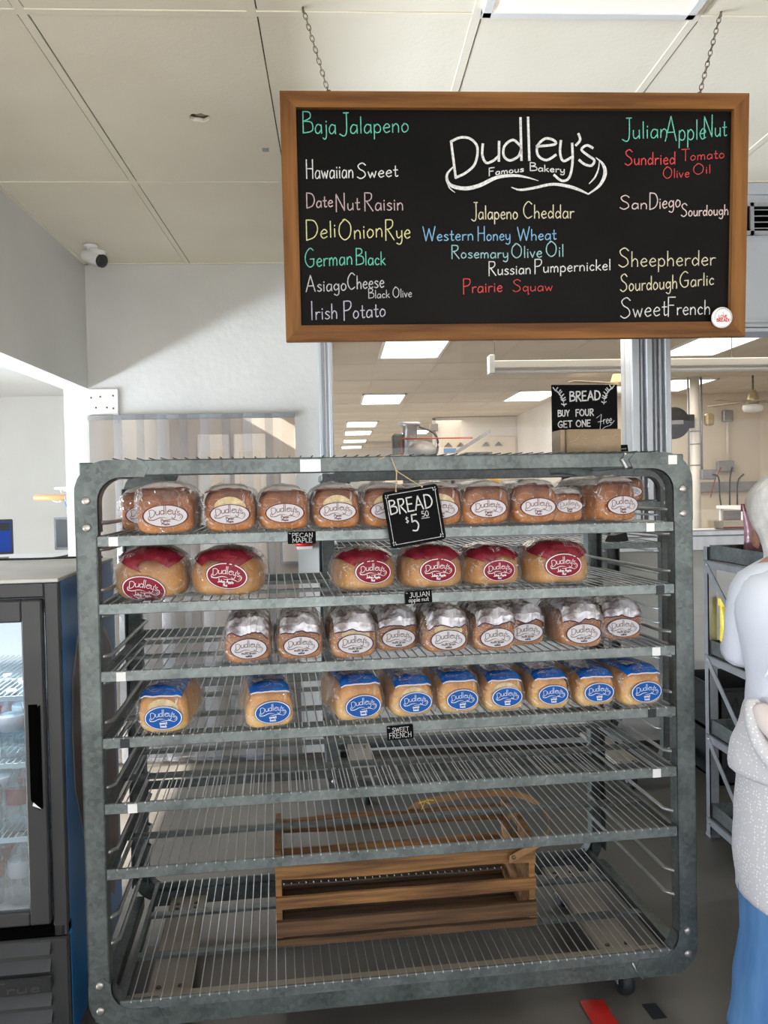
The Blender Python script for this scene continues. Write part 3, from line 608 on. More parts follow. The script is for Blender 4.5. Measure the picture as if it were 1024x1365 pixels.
bd = thing('round_badge', 'round white badge with red lettering on the lower right corner of the chalkboard', 'badge', (1.042-.021, 2.151+.01, 1.946))
bd.rotation_euler = (.059, 0, 0)
MB().lathe([(.0265, .006), (.0275, 0), (.0265, -.004), (.02, -.0065)], n=32, axis='Y').build('disc', 'sticker_white', bd)
mb = MB(); bp_ = lambda x, z: (x, -.0072, z)
write(mb, 'I', -.001, .002, .007, .007, .0013, bp_); write(mb, 'LOVE', -.0115, .0115, -.002, .0075, .0017, bp_); write(mb, 'BREAD!', -.017, .017, -.0115, .0078, .0018, bp_); mb.build('red_lettering', 'cap_red', bd)
mb = MB()
for k in range(26):
    a = math.radians(-20+220*k/26); ribbon(mb, [(math.cos(a)*.0215, math.sin(a)*.0215), (math.cos(a)*.0235, math.sin(a)*.0235)], .0012, bp_)
mb.build('rim_print', 'ink_dark', bd)

# security camera
cc = thing('security_camera', 'small white security camera with black lens face on the ceiling corner', 'camera', (-1.245, 4.35, ZC-.004))
MB().lathe([(.036, 0), (.036, -.012), (.02, -.018), (.014, -.05)], n=18).build('mount', 'plastic_white', cc)
dv = Vector((.80, -.45, -.36)).normalized()
p0 = Vector((-.035, .02, -.045)); MB().tube([p0, p0+dv*.01, p0+dv*.12, p0+dv*.125], [.026, .031, .033, .03], 18).build('body', 'plastic_white', cc)
MB().tube([p0+dv*.118, p0+dv*.132, p0+dv*.134], [.034, .033, .02], 18).build('lens_face', 'plastic_black', cc)
MB().tube([p0+dv*.03+Vector((0, 0, .036)), p0+dv*.14+Vector((0, 0, .036))], [.018, .02], 10).build('sun_hood', 'plastic_white', cc)

# ------------------------------------------------------------------ bakery racks
O1, T1 = (-.6875, 2.1963), .0774
def R2W(lx, ly, z=0, O=O1, T=T1): return (O[0]+lx*math.cos(T)-ly*math.sin(T), O[1]+lx*math.sin(T)+ly*math.cos(T), z)
RW, RZ0, RZ1, RD = 1.70, .093, 1.60, .71
LEV = [1.402, 1.224, 1.047, .871, .697, .523, .347, .168]
bolt_me = MB().lathe([(.011, .001), (.011, -.003), (.007, -.0055)], n=12, axis='Y').mesh('bolt', 'bolt_steel')
def make_rack(name, label, O, T, back=False):
    r = thing(name, label, 'rack', (O[0], O[1], 0), T)
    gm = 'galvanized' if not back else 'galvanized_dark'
    for fy, y0, y1 in ((0, 0, .045), (1, RD-.045, RD)):
        front = fy == 0; e = -.0025 if front else .0025
        # side posts: a face plate with a flange running inwards (channel)
        for sx in (0, 1):
            mb = MB(); xa, xb = (0, .055) if not sx else (RW-.055, RW)
            mb.box(xa, xb, y0 if front else y1-.004, (y0+.004) if front else y1, RZ0+.07, RZ1-.07)
            mb.box(xa if sx == 1 else xb-.004, (xa+.004) if sx == 1 else xb, y0, y1, RZ0+.07, RZ1-.07)
            mb.box(xa if sx == 0 else xb-.004, (xa+.004) if sx == 0 else xb, y0, y1, RZ0+.07, RZ1-.07)
            mb.build('post', gm, r)
        mb = MB(); mb.box(.07, RW-.07, y0, y1, RZ1-(.042 if front else .018), RZ1, .003); mb.build('top_bar', gm, r)
        mb = MB(); mb.box(.07, RW-.07, y0, y1, RZ0, RZ0+.052, .003); mb.build('bottom_bar', gm, r)
        if front and not back: bx(.10, RW-.10, y0+.002, y1+.02, RZ0+.052, RZ0+.056).build('bottom_lip', 'beige_channel', r)
        # corner brackets
        for sx in (0, 1):
            for sz in (0, 1):
                R0 = .085; wv, hv = .057, (.045 if sz else .054); Lv = .215 if sz else .145; Lh = .19
                ri = .062
                P = [(0, -Lv+.02), (0, -R0)] + arc(R0, -R0, R0, 180, 90, 7) + [(Lh-.02, 0), (Lh, -hv*.45), (Lh-.012, -hv)] + arc(wv+ri, -hv-ri, ri, 90, 180, 6) + [(wv, -Lv+.02), (wv-.018, -Lv)]
                P = [(px if not sx else RW-px, RZ1+pz if sz else RZ0-pz) for px, pz in P]
                br = MB().prism(P, y0+e if front else y1-.004, (y0+.004) if front else y1+e)
                # inner rolled flange following the bend
                A = arc(wv+ri, -hv-ri, ri, 90, 180, 6) + [(wv, -Lv+.03)]; A = [(wv+ri+.05, -hv)] + A
                A = [(px if not sx else RW-px, RZ1+pz if sz else RZ0-pz) for px, pz in A]
                br.add([(a[0], y0, a[1]) for a in A] + [(a[0], y1, a[1]) for a in A] + [(a[0]+(.003 if not sx else -.003), y0, a[1]-(.003 if sz else -.003)) for a in A] + [(a[0]+(.003 if not sx else -.003), y1, a[1]-(.003 if sz else -.003)) for a in A],
                       [(i, i+1, len(A)+i+1, len(A)+i) for i in range(len(A)-1)] + [(2*len(A)+i, 2*len(A)+i+1, 3*len(A)+i+1, 3*len(A)+i) for i in range(len(A)-1)])
                bo = br.build('corner_bracket', gm, r)
                for q in ((.105, .175) if sz else (.058, .125)):
                    b = obj_of(bolt_me, 'bolt', bo, (.030 if not sx else RW-.030, (y0-.002) if front else y1+.002, RZ1-q if sz else RZ0+q))
                    if not front: b.rotation_euler = (0, 0, PI)
    # side rails top and bottom
    for sx in (0, 1):
        xa = .004 if not sx else RW-.040
        bx(xa, xa+.036, .04, RD-.04, RZ1-.036, RZ1-.004, .003).build('top_side_rail', gm, r)
        bx(xa, xa+.036, .04, RD-.04, RZ0, RZ0+.04, .003).build('bottom_side_rail', gm, r)
        # runner rods, two for each level
        x_in = .072 if not sx else RW-.072; x_out = .05 if not sx else RW-.05
        mb0 = MB(); pts = [(x_out, .030, 0), (x_out+(x_in-x_out)*.35, .036, 0), (x_in, .055, 0), (x_in, .09, 0), (x_in, RD-.09, 0), (x_in, RD-.055, 0), (x_out+(x_in-x_out)*.35, RD-.036, 0), (x_out, RD-.030, 0)]
        rod = mb0.tube(pts, .0055, 8).mesh('runner_rod', 'rung_steel')
        for z in LEV[:-1]:
            for dz in (.034, -.036): obj_of(rod, 'runner_rod', r, (0, 0, z+dz))
    # top wire deck
    mb = MB(); k = 0; x = .10
    while x < RW-.1: mb.tube([(x, -.006, RZ1+.0035), (x, RD+.004, RZ1+.0035)], .0017, 5); x += .0305
    stuff(mb.build('top_wires', 'galvanized', r))
    mb = MB()
    for y in (.23, .47): mb.box(.05, RW-.05, y, y+.022, RZ1-.006, RZ1+.001)
    mb.build('top_crossbars', gm, r)
    # caster channels and casters
    for cx0 in (.13, RW-.13-.12):
        mb = MB(); mb.box(cx0, cx0+.12, .03, RD-.03, .1005, .122, .004); ch = mb.build('caster_channel', 'beige_channel', r)
        for yy in (.10, .13, RD-.13, RD-.10):
            for xx in (cx0+.03, cx0+.09): MB().lathe([(.008, 0), (.007, .003), (.004, .005)], (xx, yy, .122), 8).build('bolt', 'rust_steel', ch)
    ci = 0
    for cx0 in (.19, RW-.19):
        for cy0 in (.115, RD-.115):
            c = bx(cx0-.04, cx0+.04, cy0-.04, cy0+.04, .095, .1005, .001)
            ya = cy0 + (-.03 if cy0 < .3 else .02)
            for s in (-1, 1):
                c.add([(cx0+s*.021, cy0-.025, .095), (cx0+s*.021, cy0+.025, .095), (cx0+s*.021, ya+.012, .035), (cx0+s*.021, ya-.012, .035), (cx0+s*.024, cy0-.025, .095), (cx0+s*.024, cy0+.025, .095), (cx0+s*.024, ya+.012, .035), (cx0+s*.024, ya-.012, .035)],
                      [(0, 1, 2, 3), (4, 7, 6, 5), (0, 4, 5, 1), (1, 5, 6, 2), (2, 6, 7, 3), (3, 7, 4, 0)])
            co = c.build('caster', 'steel_plain', r)
            MB().lathe([(.0, -.017), (.030, -.017), (.034, -.019), (.042, -.016), (.045, -.006), (.045, .006), (.042, .016), (.034, .019), (.030, .017), (0, .017)], (cx0, ya, .0455), 26, 'X').build('wheel', 'rubber', co)
            MB().tube([(cx0-.027, ya, .0455), (cx0+.027, ya, .0455)], .007, 10).build('axle', 'bolt_steel', co)
    return r
rack1 = make_rack('bakery_rack', 'wide galvanized bakery rack on casters holding the loaves, in the foreground', O1, T1)
O2, T2 = (-.085, 3.88), .05
rack2 = make_rack('bakery_rack', 'second galvanized bakery rack standing behind the front one, against the window wall', O2, T2, True)
# price stickers and tape on the front rack
def stk(lx, z, mt='sticker_white', w=.022, par=rack1): bx(lx-w/2, lx+w/2, -.0045, -.0028, z-w/2, z+w/2).build('sticker', mt, par)
stk(1.640, 1.578, w=.026)
bx(.585, .640, -.002, -.0006, 1.561, 1.594).build('tape_patch', 'alu', rack1)
bx(1.628, 1.640, -.0035, .0, .72, .75).build('black_label', 'sticker_black', rack1)
MB().tube([(RW-.20, -.004, RZ1-.002), (RW-.212, -.005, RZ1-.02), (RW-.198, -.004, RZ1-.043)], .004, 6).build('weld_bead', 'sticker_white', rack1)
MB().tube([(RW-.20, -.004, RZ0+.05), (RW-.19, -.005, RZ0+.025), (RW-.17, -.004, RZ0)], .003, 6).build('weld_bead', 'rung_steel', rack1)

# removable wire shelves
def shelf_meshes(x0, x1, sp=.0255, D=.69):
    M_ = {}
    M_['front_bar'] = bx(x0, x1, 0, .010, -.028, 0, .0015).mesh('front_bar', 'galvanized_shelf'); M_['rear_bar'] = bx(x0, x1, D-.010, D, -.028, 0, .0015).mesh('rear_bar', 'galvanized')
    M_['side_l'] = bx(x0, x0+.012, .010, D-.010, -.028, 0).mesh('side_bar', 'galvanized'); M_['side_r'] = bx(x1-.012, x1, .010, D-.010, -.028, 0).mesh('side_bar', 'galvanized')
    M_['cross1'] = bx(x0+.012, x1-.012, .215, .245, -.012, -.0032).mesh('crossbar', 'galvanized'); M_['cross2'] = bx(x0+.012, x1-.012, .455, .485, -.012, -.0032).mesh('crossbar', 'galvanized')
    mb = MB(); x = x0+.03
    while x < x1-.02:
        mb.tube([(x, -.003, -.0022), (x, .004, .0008), (x, .012, -.0008), (x, D-.012, -.0008), (x, D-.004, .0008), (x, D+.002, -.0022)], .0019, 5); x += sp
    M_['wires'] = mb.mesh('wires', 'steel_wire')
    return M_
SM = shelf_meshes(.052, 1.643)
SMB = shelf_meshes(.078, 1.642)
def make_shelf(z, label, O=O1, T=T1, M_=None, grp='removable wire shelves of the front rack', stickers=()):
    M_ = M_ or SM
    t = thing('wire_shelf', label, 'shelf', (O[0], O[1], z), T, grp)
    for k, nm in (('front_bar', 'front_bar'), ('rear_bar', 'rear_bar'), ('side_l', 'side_bar'), ('side_r', 'side_bar'), ('cross1', 'crossbar'), ('cross2', 'crossbar')): obj_of(M_[k], nm, t)
    stuff(obj_of(M_['wires'], 'wires', t))
    for lx, mt in stickers: bx(lx-.012, lx+.012, -.0016, -.0002, -.027, -.003).build('sticker', mt, t)
    return t
W_, B_ = 'sticker_white', 'sticker_black'
make_shelf(LEV[0], 'top wire shelf of the front rack, carrying the pecan maple loaves', stickers=((.095, W_), (1.572, W_)))
make_shelf(LEV[1], 'second wire shelf from the top, carrying the maroon-labelled round loaves', stickers=((1.60, B_),))
make_shelf(LEV[2], 'third wire shelf, carrying the silver-capped multigrain loaves', stickers=((.105, W_), (1.585, W_)))
make_shelf(LEV[3], 'fourth wire shelf, carrying the blue-labelled white loaves', stickers=((.11, B_), (1.57, B_)))
make_shelf(LEV[4], 'empty wire shelf just below the blue-labelled loaves', stickers=((.125, W_), (1.582, W_)))
make_shelf(LEV[5], 'lower empty wire shelf, just above the wooden crate')
make_shelf(LEV[7], 'bottom wire shelf with the wooden crate standing on it', M_=SMB)
SM2 = shelf_meshes(.052, 1.643, .04); g2 = 'wire shelves of the rear rack'
make_shelf(1.432, 'upper wire shelf of the rear rack with a reddish loaf at its right end', O2, T2, SM2, g2)
make_shelf(1.235, 'wire shelf of the rear rack with a small black packet on it', O2, T2, SM2, g2)
make_shelf(1.02, 'third wire shelf of the rear rack, empty', O2, T2, SM2, g2)

# ------------------------------------------------------------------ bread
def loaf_surf(a, h, L, m_, nn, crown=0):
    """implicit tin-loaf: cross-section superellipse |x/a|^m+|(z-h/2)/(h/2)|^m=r^m ; r^n+|y/(L/2)|^n=1"""
    zc = h/2; b = h/2; M0 = m_
    def yfront(x, z, off=0):
        m_ = max(M0, 4.5) if z < zc else M0
        r = (abs(x/(a+off))**m_ + abs((z-zc)/(b+off))**m_)**(1/m_); r = min(r, .999)
        return -(L/2+off)*(1-r**nn)**(1/nn)
    def ztop(x, y, off=0):
        q = max(1-abs(y/(L/2+off))**nn, 0)**(1/nn); v = max(q**m_ - abs(x/(a+off))**m_, 0)**(1/m_)
        return zc + (b+off)*v + crown*(1-min(1, (x/a)**2))*v
    return yfront, ztop
def loaf_mesh(a, h, L, m_, nn, off, rng, amp, fr_, mt, name, nu=36, nv=26, tail=False, seed=0, flare=0.0, crown=0.0):
    zc = h/2; b = h/2; mb = MB(); vs = []
    so = Vector((seed*7.3, seed*3.1, seed*1.7))
    def P(i, j):
        t = -1+2*j/(nv-1); s = math.sin(t*PI/2); y = (L/2+off)*s
        q = max(1-abs(s)**nn, 0)**(1/nn)
        th = 2*PI*i/nu; c_, s_ = math.cos(th), math.sin(th)
        mm_ = max(m_, 4.5) if s_ < 0 else m_
        x = (a+off)*q*math.copysign(abs(c_)**(2/mm_), c_); z = zc+(b+off)*(q if s_ > 0 else q**.5)*math.copysign(abs(s_)**(2/mm_), s_)
        if z > zc:
            z += crown*(1-min(1, (x/a)**2))*(z-zc)/b; x *= 1+flare*min(1, (z-zc)/b*1.5)
        p = Vector((x, y, z)); n_ = noise.noise(p*fr_+so)
        k = amp*n_
        if off:
            fr0 = 1 if (s < -.9 and q < .93) else 0
            k = amp*(.25*n_ if fr0 else (n_+.5*abs(noise.noise(p*fr_*2.2+so))))
        if amp: d = Vector((x, y*.5, z-zc)); d = d.normalized() if d.length > 1e-5 else d; p += d*k
        if p.z < 0.0004: p.z = .0004
        return tuple(p)
    return mb.grid(P, nu, nv, closed_u=True)
LK = dict(
    P=dict(a=.066, h=.113, L=.25, m=4.0, n=9, crust='crust_pecan', cap='cap_pale', lab='label_white', rim='ink_maroon', ink='ink_maroon', lw=.053, lh=.0262, lz=.046, sub=('Pecan', 'Maple'), flare=.02, shift=.006),
    J=dict(a=.090, h=.118, L=.22, m=2.3, n=3.0, crust='crust_golden', cap='cap_maroon', lab='label_maroon', rim='ink_white', ink='ink_white', lw=.051, lh=.032, lz=.056, sub=('Julian Apple', 'Nut'), flare=0, shift=.008),
    M=dict(a=.063, h=.108, L=.25, m=4.0, n=9, crust='crust_grain', cap='cap_silver', lab='label_white', rim='ink_purple', ink='ink_dark', lw=.050, lh=.0275, lz=.040, sub=('multi grain', 'walnut'), flare=-.05, shift=.004),
    S=dict(a=.062, h=.105, L=.25, m=4.4, n=9, crust='crust_french', cap='cap_blue', lab='label_blue', rim='ink_white', ink='ink_white', lw=.046, lh=.0285, lz=.042, sub=('sweet', 'french'), flare=-.10, shift=.010))
def make_loaf(kind, lx, ly, z, label, grp, yaw=0, seed=0, sc=1.0, lean=0.0, lab_dx=0.0, lab_dz=0.0, crumb=False, tail=1, lab_rot=None, cap=True, O=O1, T=T1, cap_x=1.0, flip=False):
    K = LK[kind]; a, h, L = K['a']*sc, K['h']*sc, K['L']; rng = random.Random(seed*13+5)
    h *= rng.uniform(.97, 1.03)
    m_, nn = K['m'], K['n']; cw = {'P': .013, 'J': 0, 'M': .010, 'S': .009}[kind]; h -= cw*.6
    yf, zt = loaf_surf(a, h, L, m_, nn, cw)
    cy = ly + (L/2-.0)*math.cos(yaw); cxx = lx - L/2*math.sin(yaw)
    nm = {'P': 'pecan_maple_loaf', 'J': 'apple_nut_loaf', 'M': 'multigrain_loaf', 'S': 'french_loaf'}[kind]
    t = thing(nm, label, 'bread loaf', R2W(cxx, cy, z+.0035, O, T), T+yaw, grp)
    if lean: t.rotation_euler = (0, lean, T+yaw)
    loaf_mesh(a, h, L, m_, nn, 0, rng, .006, 16, None, 'loaf', seed=seed, flare=K['flare'], crown=cw).build('loaf', K['crust'], t)
    if crumb:
        def C(i, j):
            r_ = j/5; th = 2*PI*i/20; x = math.cos(th)*r_*a*.62 + .004; zz = h*.70 + math.sin(th)*r_*h*.17 - .30*abs(x)*abs(x)/a
            return (x, yf(x, zz, .0035) + .001*r_, zz)
        MB().grid(C, 20, 6, closed_u=True).build('pale_burst', 'crumb', t)
    # bag
    bg_ = loaf_mesh(a, h, L, m_, nn, .0060, rng, .010, 30, None, 'bag', nu=56, nv=44, seed=seed+40, flare=K['flare']+.02, crown=cw)
    bag = bg_.build('bag', 'bag_film', t)
    if tail:
        # gathered end of the bag, flattened behind (or beside) the loaf
        d = -1 if flip else 1; tx = rng.uniform(-.03, .03)
        def Tl(i, j, tx=tx):
            u = 2*PI*i/14; s = j/9
            w = a*(.75*(1-s)**1.2+.16) + (.02*s if s > .5 else 0); hh = h*.42*(1-s)**1.5+.004
            f = 1+.18*math.sin(u*5+j)
            return (w*f*math.cos(u)+tx*s, (L/2-.012)+.10*s, max(.0008, h*.45*(1-s)+.012+hh*f*math.sin(u)*(1 if s < .9 else .5)))
        MB().grid(Tl, 14, 10, closed_u=True).build('bag_tail', 'bag_film', t)
        MB().lathe([(.009, -.003), (.0095, 0), (.009, .003)], (tx*.6, L/2+.045, h*.22+.01), 10, 'Y').build('bag_tie', K['rim'] if kind != 'J' else 'ink_maroon', t)
    if tail == 2:   # bag gathered out of the front corner, clear ears of film
        s_ = -1 if not flip else 1
        def Er(i, j):
            u = i/6-.5; v = j/7
            return (s_*(a+.004+.036*v), -L/2+.03+.05*u*(1-v*.2)+.012*math.sin(j+i*2)*v, max(.002, h*(.25+.5*(u+.5))*(1-.35*v)+.010*math.sin(i*2.1+j)*v))
        MB().grid(Er, 7, 8).build('bag_corner', 'bag_film', t)
    # printed cap on the top of the bag
    if cap:
        wv = a*(.93 if kind != 'J' else .86)*(1+min(0, K['flare']))*cap_x; y0, y1 = -L/2+K['shift'], L/2-.03
        edge = rng.uniform(-.004, .006); edge2 = rng.uniform(-.01, .012)
        drop = {'P': 1.02, 'J': .90, 'M': .70, 'S': .95}[kind]
        ampc = {'P': .003, 'J': .004, 'M': .0075, 'S': .0035}[kind]
        def Cp(i, j):
            u = -1+2*i/30; v = j/24
            x = u*wv; y = y0 + (y1-y0)*max(0, v-.16)/.84 + (1-v)*(edge*u + edge2*(abs(u)**3) + .004*math.sin(u*6+seed))
            zz = zt(x*.985, y, .0075)
            if kind == 'J':      # wraps over the shoulder of the round loaf
                sg = 1 if seed % 2 else -1; t_ = (-.84+.07*u*sg+.05*math.sin(u*3+seed))*(1-v) + .55*v; q_ = math.sin(t_*PI/2); k_ = max(1-abs(q_)**nn, 0)**(1/nn)
                th = PI/2 - u*(1.02+.08*math.sin(v*5+seed)); c2, s2 = math.cos(th), math.sin(th); o_ = .0095+.002*noise.noise(Vector((u*5, v*6, seed)))
                return ((a+o_)*k_*math.copysign(abs(c2)**(2/m_), c2), (L/2+o_)*q_, h/2+(h/2+o_)*k_*abs(s2)**(2/m_))
            if v < .16:
                zb = h*drop + .004*math.sin(u*5+seed)*(1-drop)*3; f = v/.16; zz = zb+(zz-zb)*f; y = min(y, yf(x*.985, zz, .0085)) if f < .7 else y
            if kind != 'J' and abs(u) > .8: zz -= (abs(u)-.8)*.03
            n_ = noise.noise(Vector((x*38+seed, y*30, seed*2.3))); n2 = noise.noise(Vector((x*16+seed, y*90, seed*1.3)))
            if kind == 'M': n_ = .75*(1-2*abs(noise.noise(Vector((x*30+seed*3, y*34, zz*40+seed)))))+.5*(1-2*abs(noise.noise(Vector((x*75+seed, y*60, seed*2.3)))))
            return (x*(1.0), y-(.003*n_ if kind == 'M' and v < .16 else 0), zz+ampc*abs(n_)+(ampc*.7*abs(n2) if kind == 'M' else 0))
        cp = MB().grid(Cp, 31, 25, smooth=(kind != 'M')).build('printed_cap', K['cap'], t)
        # thin printed edge line and bar-code patch
        if kind in 'PSM':
            e = MB(); q = [(-wv*.97+2*wv*.97*k/20) for k in range(21)]
            LL = [Cp((x/wv+1)*15, 0) for x in q]
            e.add([(p[0], p[1]-.0008, p[2]+.0012) for p in LL]+[(p[0], p[1]-.0018, p[2]-.0022) for p in LL], [(k, k+1, 22+k, 21+k) for k in range(20)])
            e.build('cap_edge', 'label_white' if kind == 'S' else K['rim'], t)
        if kind == 'S' or (kind == 'J' and seed % 2) or (kind == 'P' and seed % 3 == 0):
            bc = MB(); x0 = -wv*.72
            def bp2(x, y): return (x, y, max(zt(x*.985, y, .0075), 0)+ampc+.0012)
            g0 = -L/2+.022+(.015 if kind == 'J' else 0)
            bc.add([bp2(x0, g0), bp2(x0+.024, g0+.004), bp2(x0+.020, g0+.036), bp2(x0-.004, g0+.032)], [(0, 1, 2, 3)]); bo = bc.build('bar_code', 'label_white', t)
            ln = MB()
            for k in range(7):
                y = g0+.005+k*.0042; p, q_ = bp2(x0+.003, y), bp2(x0+.018, y+.002)
                ln.add([(p[0], p[1], p[2]+.0006), (q_[0], q_[1], q_[2]+.0006), (q_[0], q_[1]+.0016, q_[2]+.0006), (p[0], p[1]+.0016, p[2]+.0006)], [(0, 1, 2, 3)])
            ln.build('bars', 'ink_dark', bo)
    # oval label wrapped on the end of the bag
    lw, lh = K['lw']*sc, K['lh']*sc; lc = (K['shift']*.6+lab_dx, K['lz']+lab_dz); ca, sa = math.cos(lab_rot or 0), math.sin(lab_rot or 0)
    def put(off):
        def f(x, zz):
            X = lc[0] + x*ca - zz*sa; Z = lc[1] + x*sa + zz*ca
            return (X, yf(X, Z, .0095)-off, Z)
        return f
    def oval(k, off):
        f = put(off)
        return MB().grid(lambda i, j: f(math.cos(2*PI*i/40)*lw*k*j/6, math.sin(2*PI*i/40)*lh*k*j/6), 40, 7, closed_u=True)
    rim = oval(1.0, 0).build('label', K['rim'], t)
    if kind in 'JS': oval(1.035, -.0003).build('label_border', K['lab'], t)
    oval(.945 if kind in 'JS' else .93, .0006).build('label_face', K['lab'], rim)
    tx = MB(); f = put(.0013)
    logo(tx, 0, lh*.24, lw*1.5, f, 1.25 if kind in 'PM' else 1.0, sub=False)
    s1, s2 = K['sub']
    w1_ = lw*(.40 if len(s1) < 8 else .78); write(tx, s1, -w1_/2, w1_/2, -lh*.52, lh*.26, .0013, f)
    w2_ = lw*(.34 if kind != 'J' else .2); write(tx, s2, -w2_/2, w2_/2, -lh*.80, lh*.24, .0013, f)
    tx.build('lettering', K['ink'], rim)
    return t
gP, gJ, gM, gS = 'pecan maple loaves on the top shelf', 'round maroon-labelled loaves on the second shelf', 'silver-capped multigrain loaves on the third shelf', 'blue-labelled loaves on the fourth shelf'
Z0, Z1, Z2, Z3 = LEV[:4]
make_loaf('P', .228, -.012+.004, Z0, 'pecan maple loaf in a loose bag at the left end of the top shelf', gP, .0, 1, 1.12, tail=2, flip=True)
make_loaf('P', .150, .17, Z0, 'brown bagged loaf half hidden behind the leftmost pecan maple loaf', gP, .0, 2, 1.04, tail=1)
make_loaf('P', .393, .010, Z0, 'pecan maple loaf with a pale burst, second from left along the top shelf front', gP, -.02, 3, 1.02, crumb=True)
make_loaf('P', .538, .014, Z0, 'all-brown pecan maple loaf just left of the small pecan maple tag', gP, .02, 4, 1.0)
make_loaf('P', .682, .034, Z0, 'pecan maple loaf with pale burst, next but one left of the bread price sign', gP, .0, 5, .98, crumb=True)
make_loaf('P', .822, .030, Z0, 'pecan maple loaf partly covered by the left edge of the bread price sign', gP, .02, 6, .99, crumb=True)
make_loaf('P', .966, .022, Z0, 'pecan maple loaf partly covered by the right edge of the bread price sign', gP, -.02, 7, .99, crumb=True)
make_loaf('P', 1.100, .016, Z0, 'first fully visible pecan maple loaf right of the bread price sign', gP, .0, 8, 1.0)
make_loaf('P', 1.246, .026, Z0, 'pecan maple loaf under the bread offer sign, second fully visible right of the price sign', gP, .02, 9, 1.0, crumb=False)
make_loaf('P', 1.350, .06, Z0, 'pecan maple loaf set back between its two neighbours near the right end', gP, .0, 10, .76)
make_loaf('P', 1.492, .030, Z0, 'pecan maple loaf turned to show its side, rightmost on the top shelf', gP, .24, 12, 1.04, lab_dx=.004)
make_loaf('J', .184, .014, Z1, 'round loaf at the left end of the second shelf, its maroon label low', gJ, .06, 21, 1.10, lab_dx=-.022, lab_dz=-.026, lab_rot=-.22, tail=1)
make_loaf('J', .372, .006, Z1, 'round maroon-labelled loaf with film gathered at its left, second on the second shelf', gJ, -.12, 22, 1.06, lab_dx=.008, lab_dz=.004, lab_rot=-.16, tail=2, cap_x=.7)
make_loaf('J', .762, .024, Z1, 'round maroon-labelled loaf with a white bar-code corner, left of the bread price sign', gJ, .0, 23, .98, lab_dx=.012, lab_rot=-.05)
make_loaf('J', .950, .016, Z1, 'round maroon-labelled loaf directly above the julian tag', gJ, -.02, 24, 1.0, lab_dx=.004, cap_x=.9)
make_loaf('J', 1.132, .032, Z1, 'round maroon-labelled loaf with a dark shiny cap, right of the julian tag', gJ, .05, 25, .92, lab_dz=-.008)
make_loaf('J', 1.318, .018, Z1, 'round maroon-labelled loaf with a white streak, rightmost on the second shelf', gJ, -.02, 26, 1.03, lab_dx=-.003, lab_dz=.002)
ML = ['leftmost', 'second from the left', 'third from the left', 'fourth from the left, set back,', 'fifth from the left', 'sixth from the left', 'seventh from the left, pushed back behind its neighbour,', 'second from the right', 'rightmost, set back,']
MP = [(.435, .010, 0), (.575, .018, -.02), (.722, .012, .02), (.850, .072, 0), (.980, .012, 0), (1.118, .012, .03), (1.225, .075, .05), (1.372, .018, -.03), (1.520, .085, -.12)]
for k, ((x, y, a), nm) in enumerate(zip(MP, ML)):
    make_loaf('M', x, y, Z2, nm + ' silver-capped multigrain loaf on the third shelf', gM, a, 31+k, [1, .98, 1, .98, 1.02, 1, .96, 1.04, 1][k], crumb=k in (2, 4), tail=2 if k in (0, 7) else 1, flip=(k == 7))
SL = ['leftmost blue-labelled loaf standing alone at the left end of the fourth shelf', 'second blue-labelled loaf, standing alone left of the main row of the fourth shelf', 'blue-labelled loaf with a crumpled blue cap, first of the row of seven', 'blue-labelled loaf behind and right of the sweet french tag, second of the row of seven',
      'blue-labelled loaf third in the row of seven', 'blue-labelled loaf fourth in the row of seven', 'blue-labelled loaf fifth in the row of seven', 'blue-labelled loaf sixth in the row of seven, narrow label', 'largest blue-labelled loaf at the right end of the fourth shelf']
SP = [(.205, .010, -.08), (.490, .008, .10), (.736, .020, .14), (.884, .030, .06), (1.018, .036, .04), (1.148, .038, .02), (1.283, .036, .0), (1.418, .034, -.02), (1.550, .012, .10)]
for k, ((x, y, a), nm) in enumerate(zip(SP, SL)):
    make_loaf('S', x, y, Z3, nm, gS, a, 51+k, [1.06, 1.04, 1.08, 1, .98, .96, .95, .95, 1.03][k], crumb=k in (0, 3, 5), tail=2 if k in (0, 2) else 1)
make_loaf('P', 1.50, .02, 1.432, 'dark reddish bagged loaf on the rear rack, right of the top shelf loaves', 'loaves on the rear rack', -.3, 71, 1.0, O=O2, T=T2, cap=False)
pk = thing('small_packet', 'small black and yellow packet lying on the rear rack behind the round loaves', 'packet', R2W(1.46, .10, 1.2375, O2, T2), .4)
MB().add([(-.05, -.03, 0), (.05, -.03, 0), (.05, .03, 0), (-.05, .03, 0), (-.03, -.02, .03), (.045, -.02, .045), (.04, .03, .04), (-.03, .03, .03)], [(3, 2, 1, 0), (4, 5, 6, 7), (0, 1, 5, 4), (1, 2, 6, 5), (2, 3, 7, 6), (3, 0, 4, 7)]).build('wrapper', 'plastic_black', pk)
MB().add([(-.035, -.0285, .006), (.03, -.0285, .006), (.028, -.0225, .03), (-.028, -.0225, .024)], [(0, 1, 2, 3)]).build('printed_panel', 'yellow_plastic', pk)
cpx, cpy, _ = R2W(.80, .05, 0, O2, T2)
cp_ = thing('mustard_cap', 'mustard yellow cap on a dark kitchen tray rack, seen just above the loaves', 'cap', (1.43, 7.66, 1.551), 0)
MB().lathe([(.066, 0), (.068, .02), (.063, .055), (.045, .085), (.02, .098), (.004, .100)], n=20).build('crown', 'mustard', cp_)
MB().prism([(-.12, .004), (-.06, .014), (-.06, .022), (-.118, .010)], -.045, .045).build('brim', 'machine_dark', cp_)

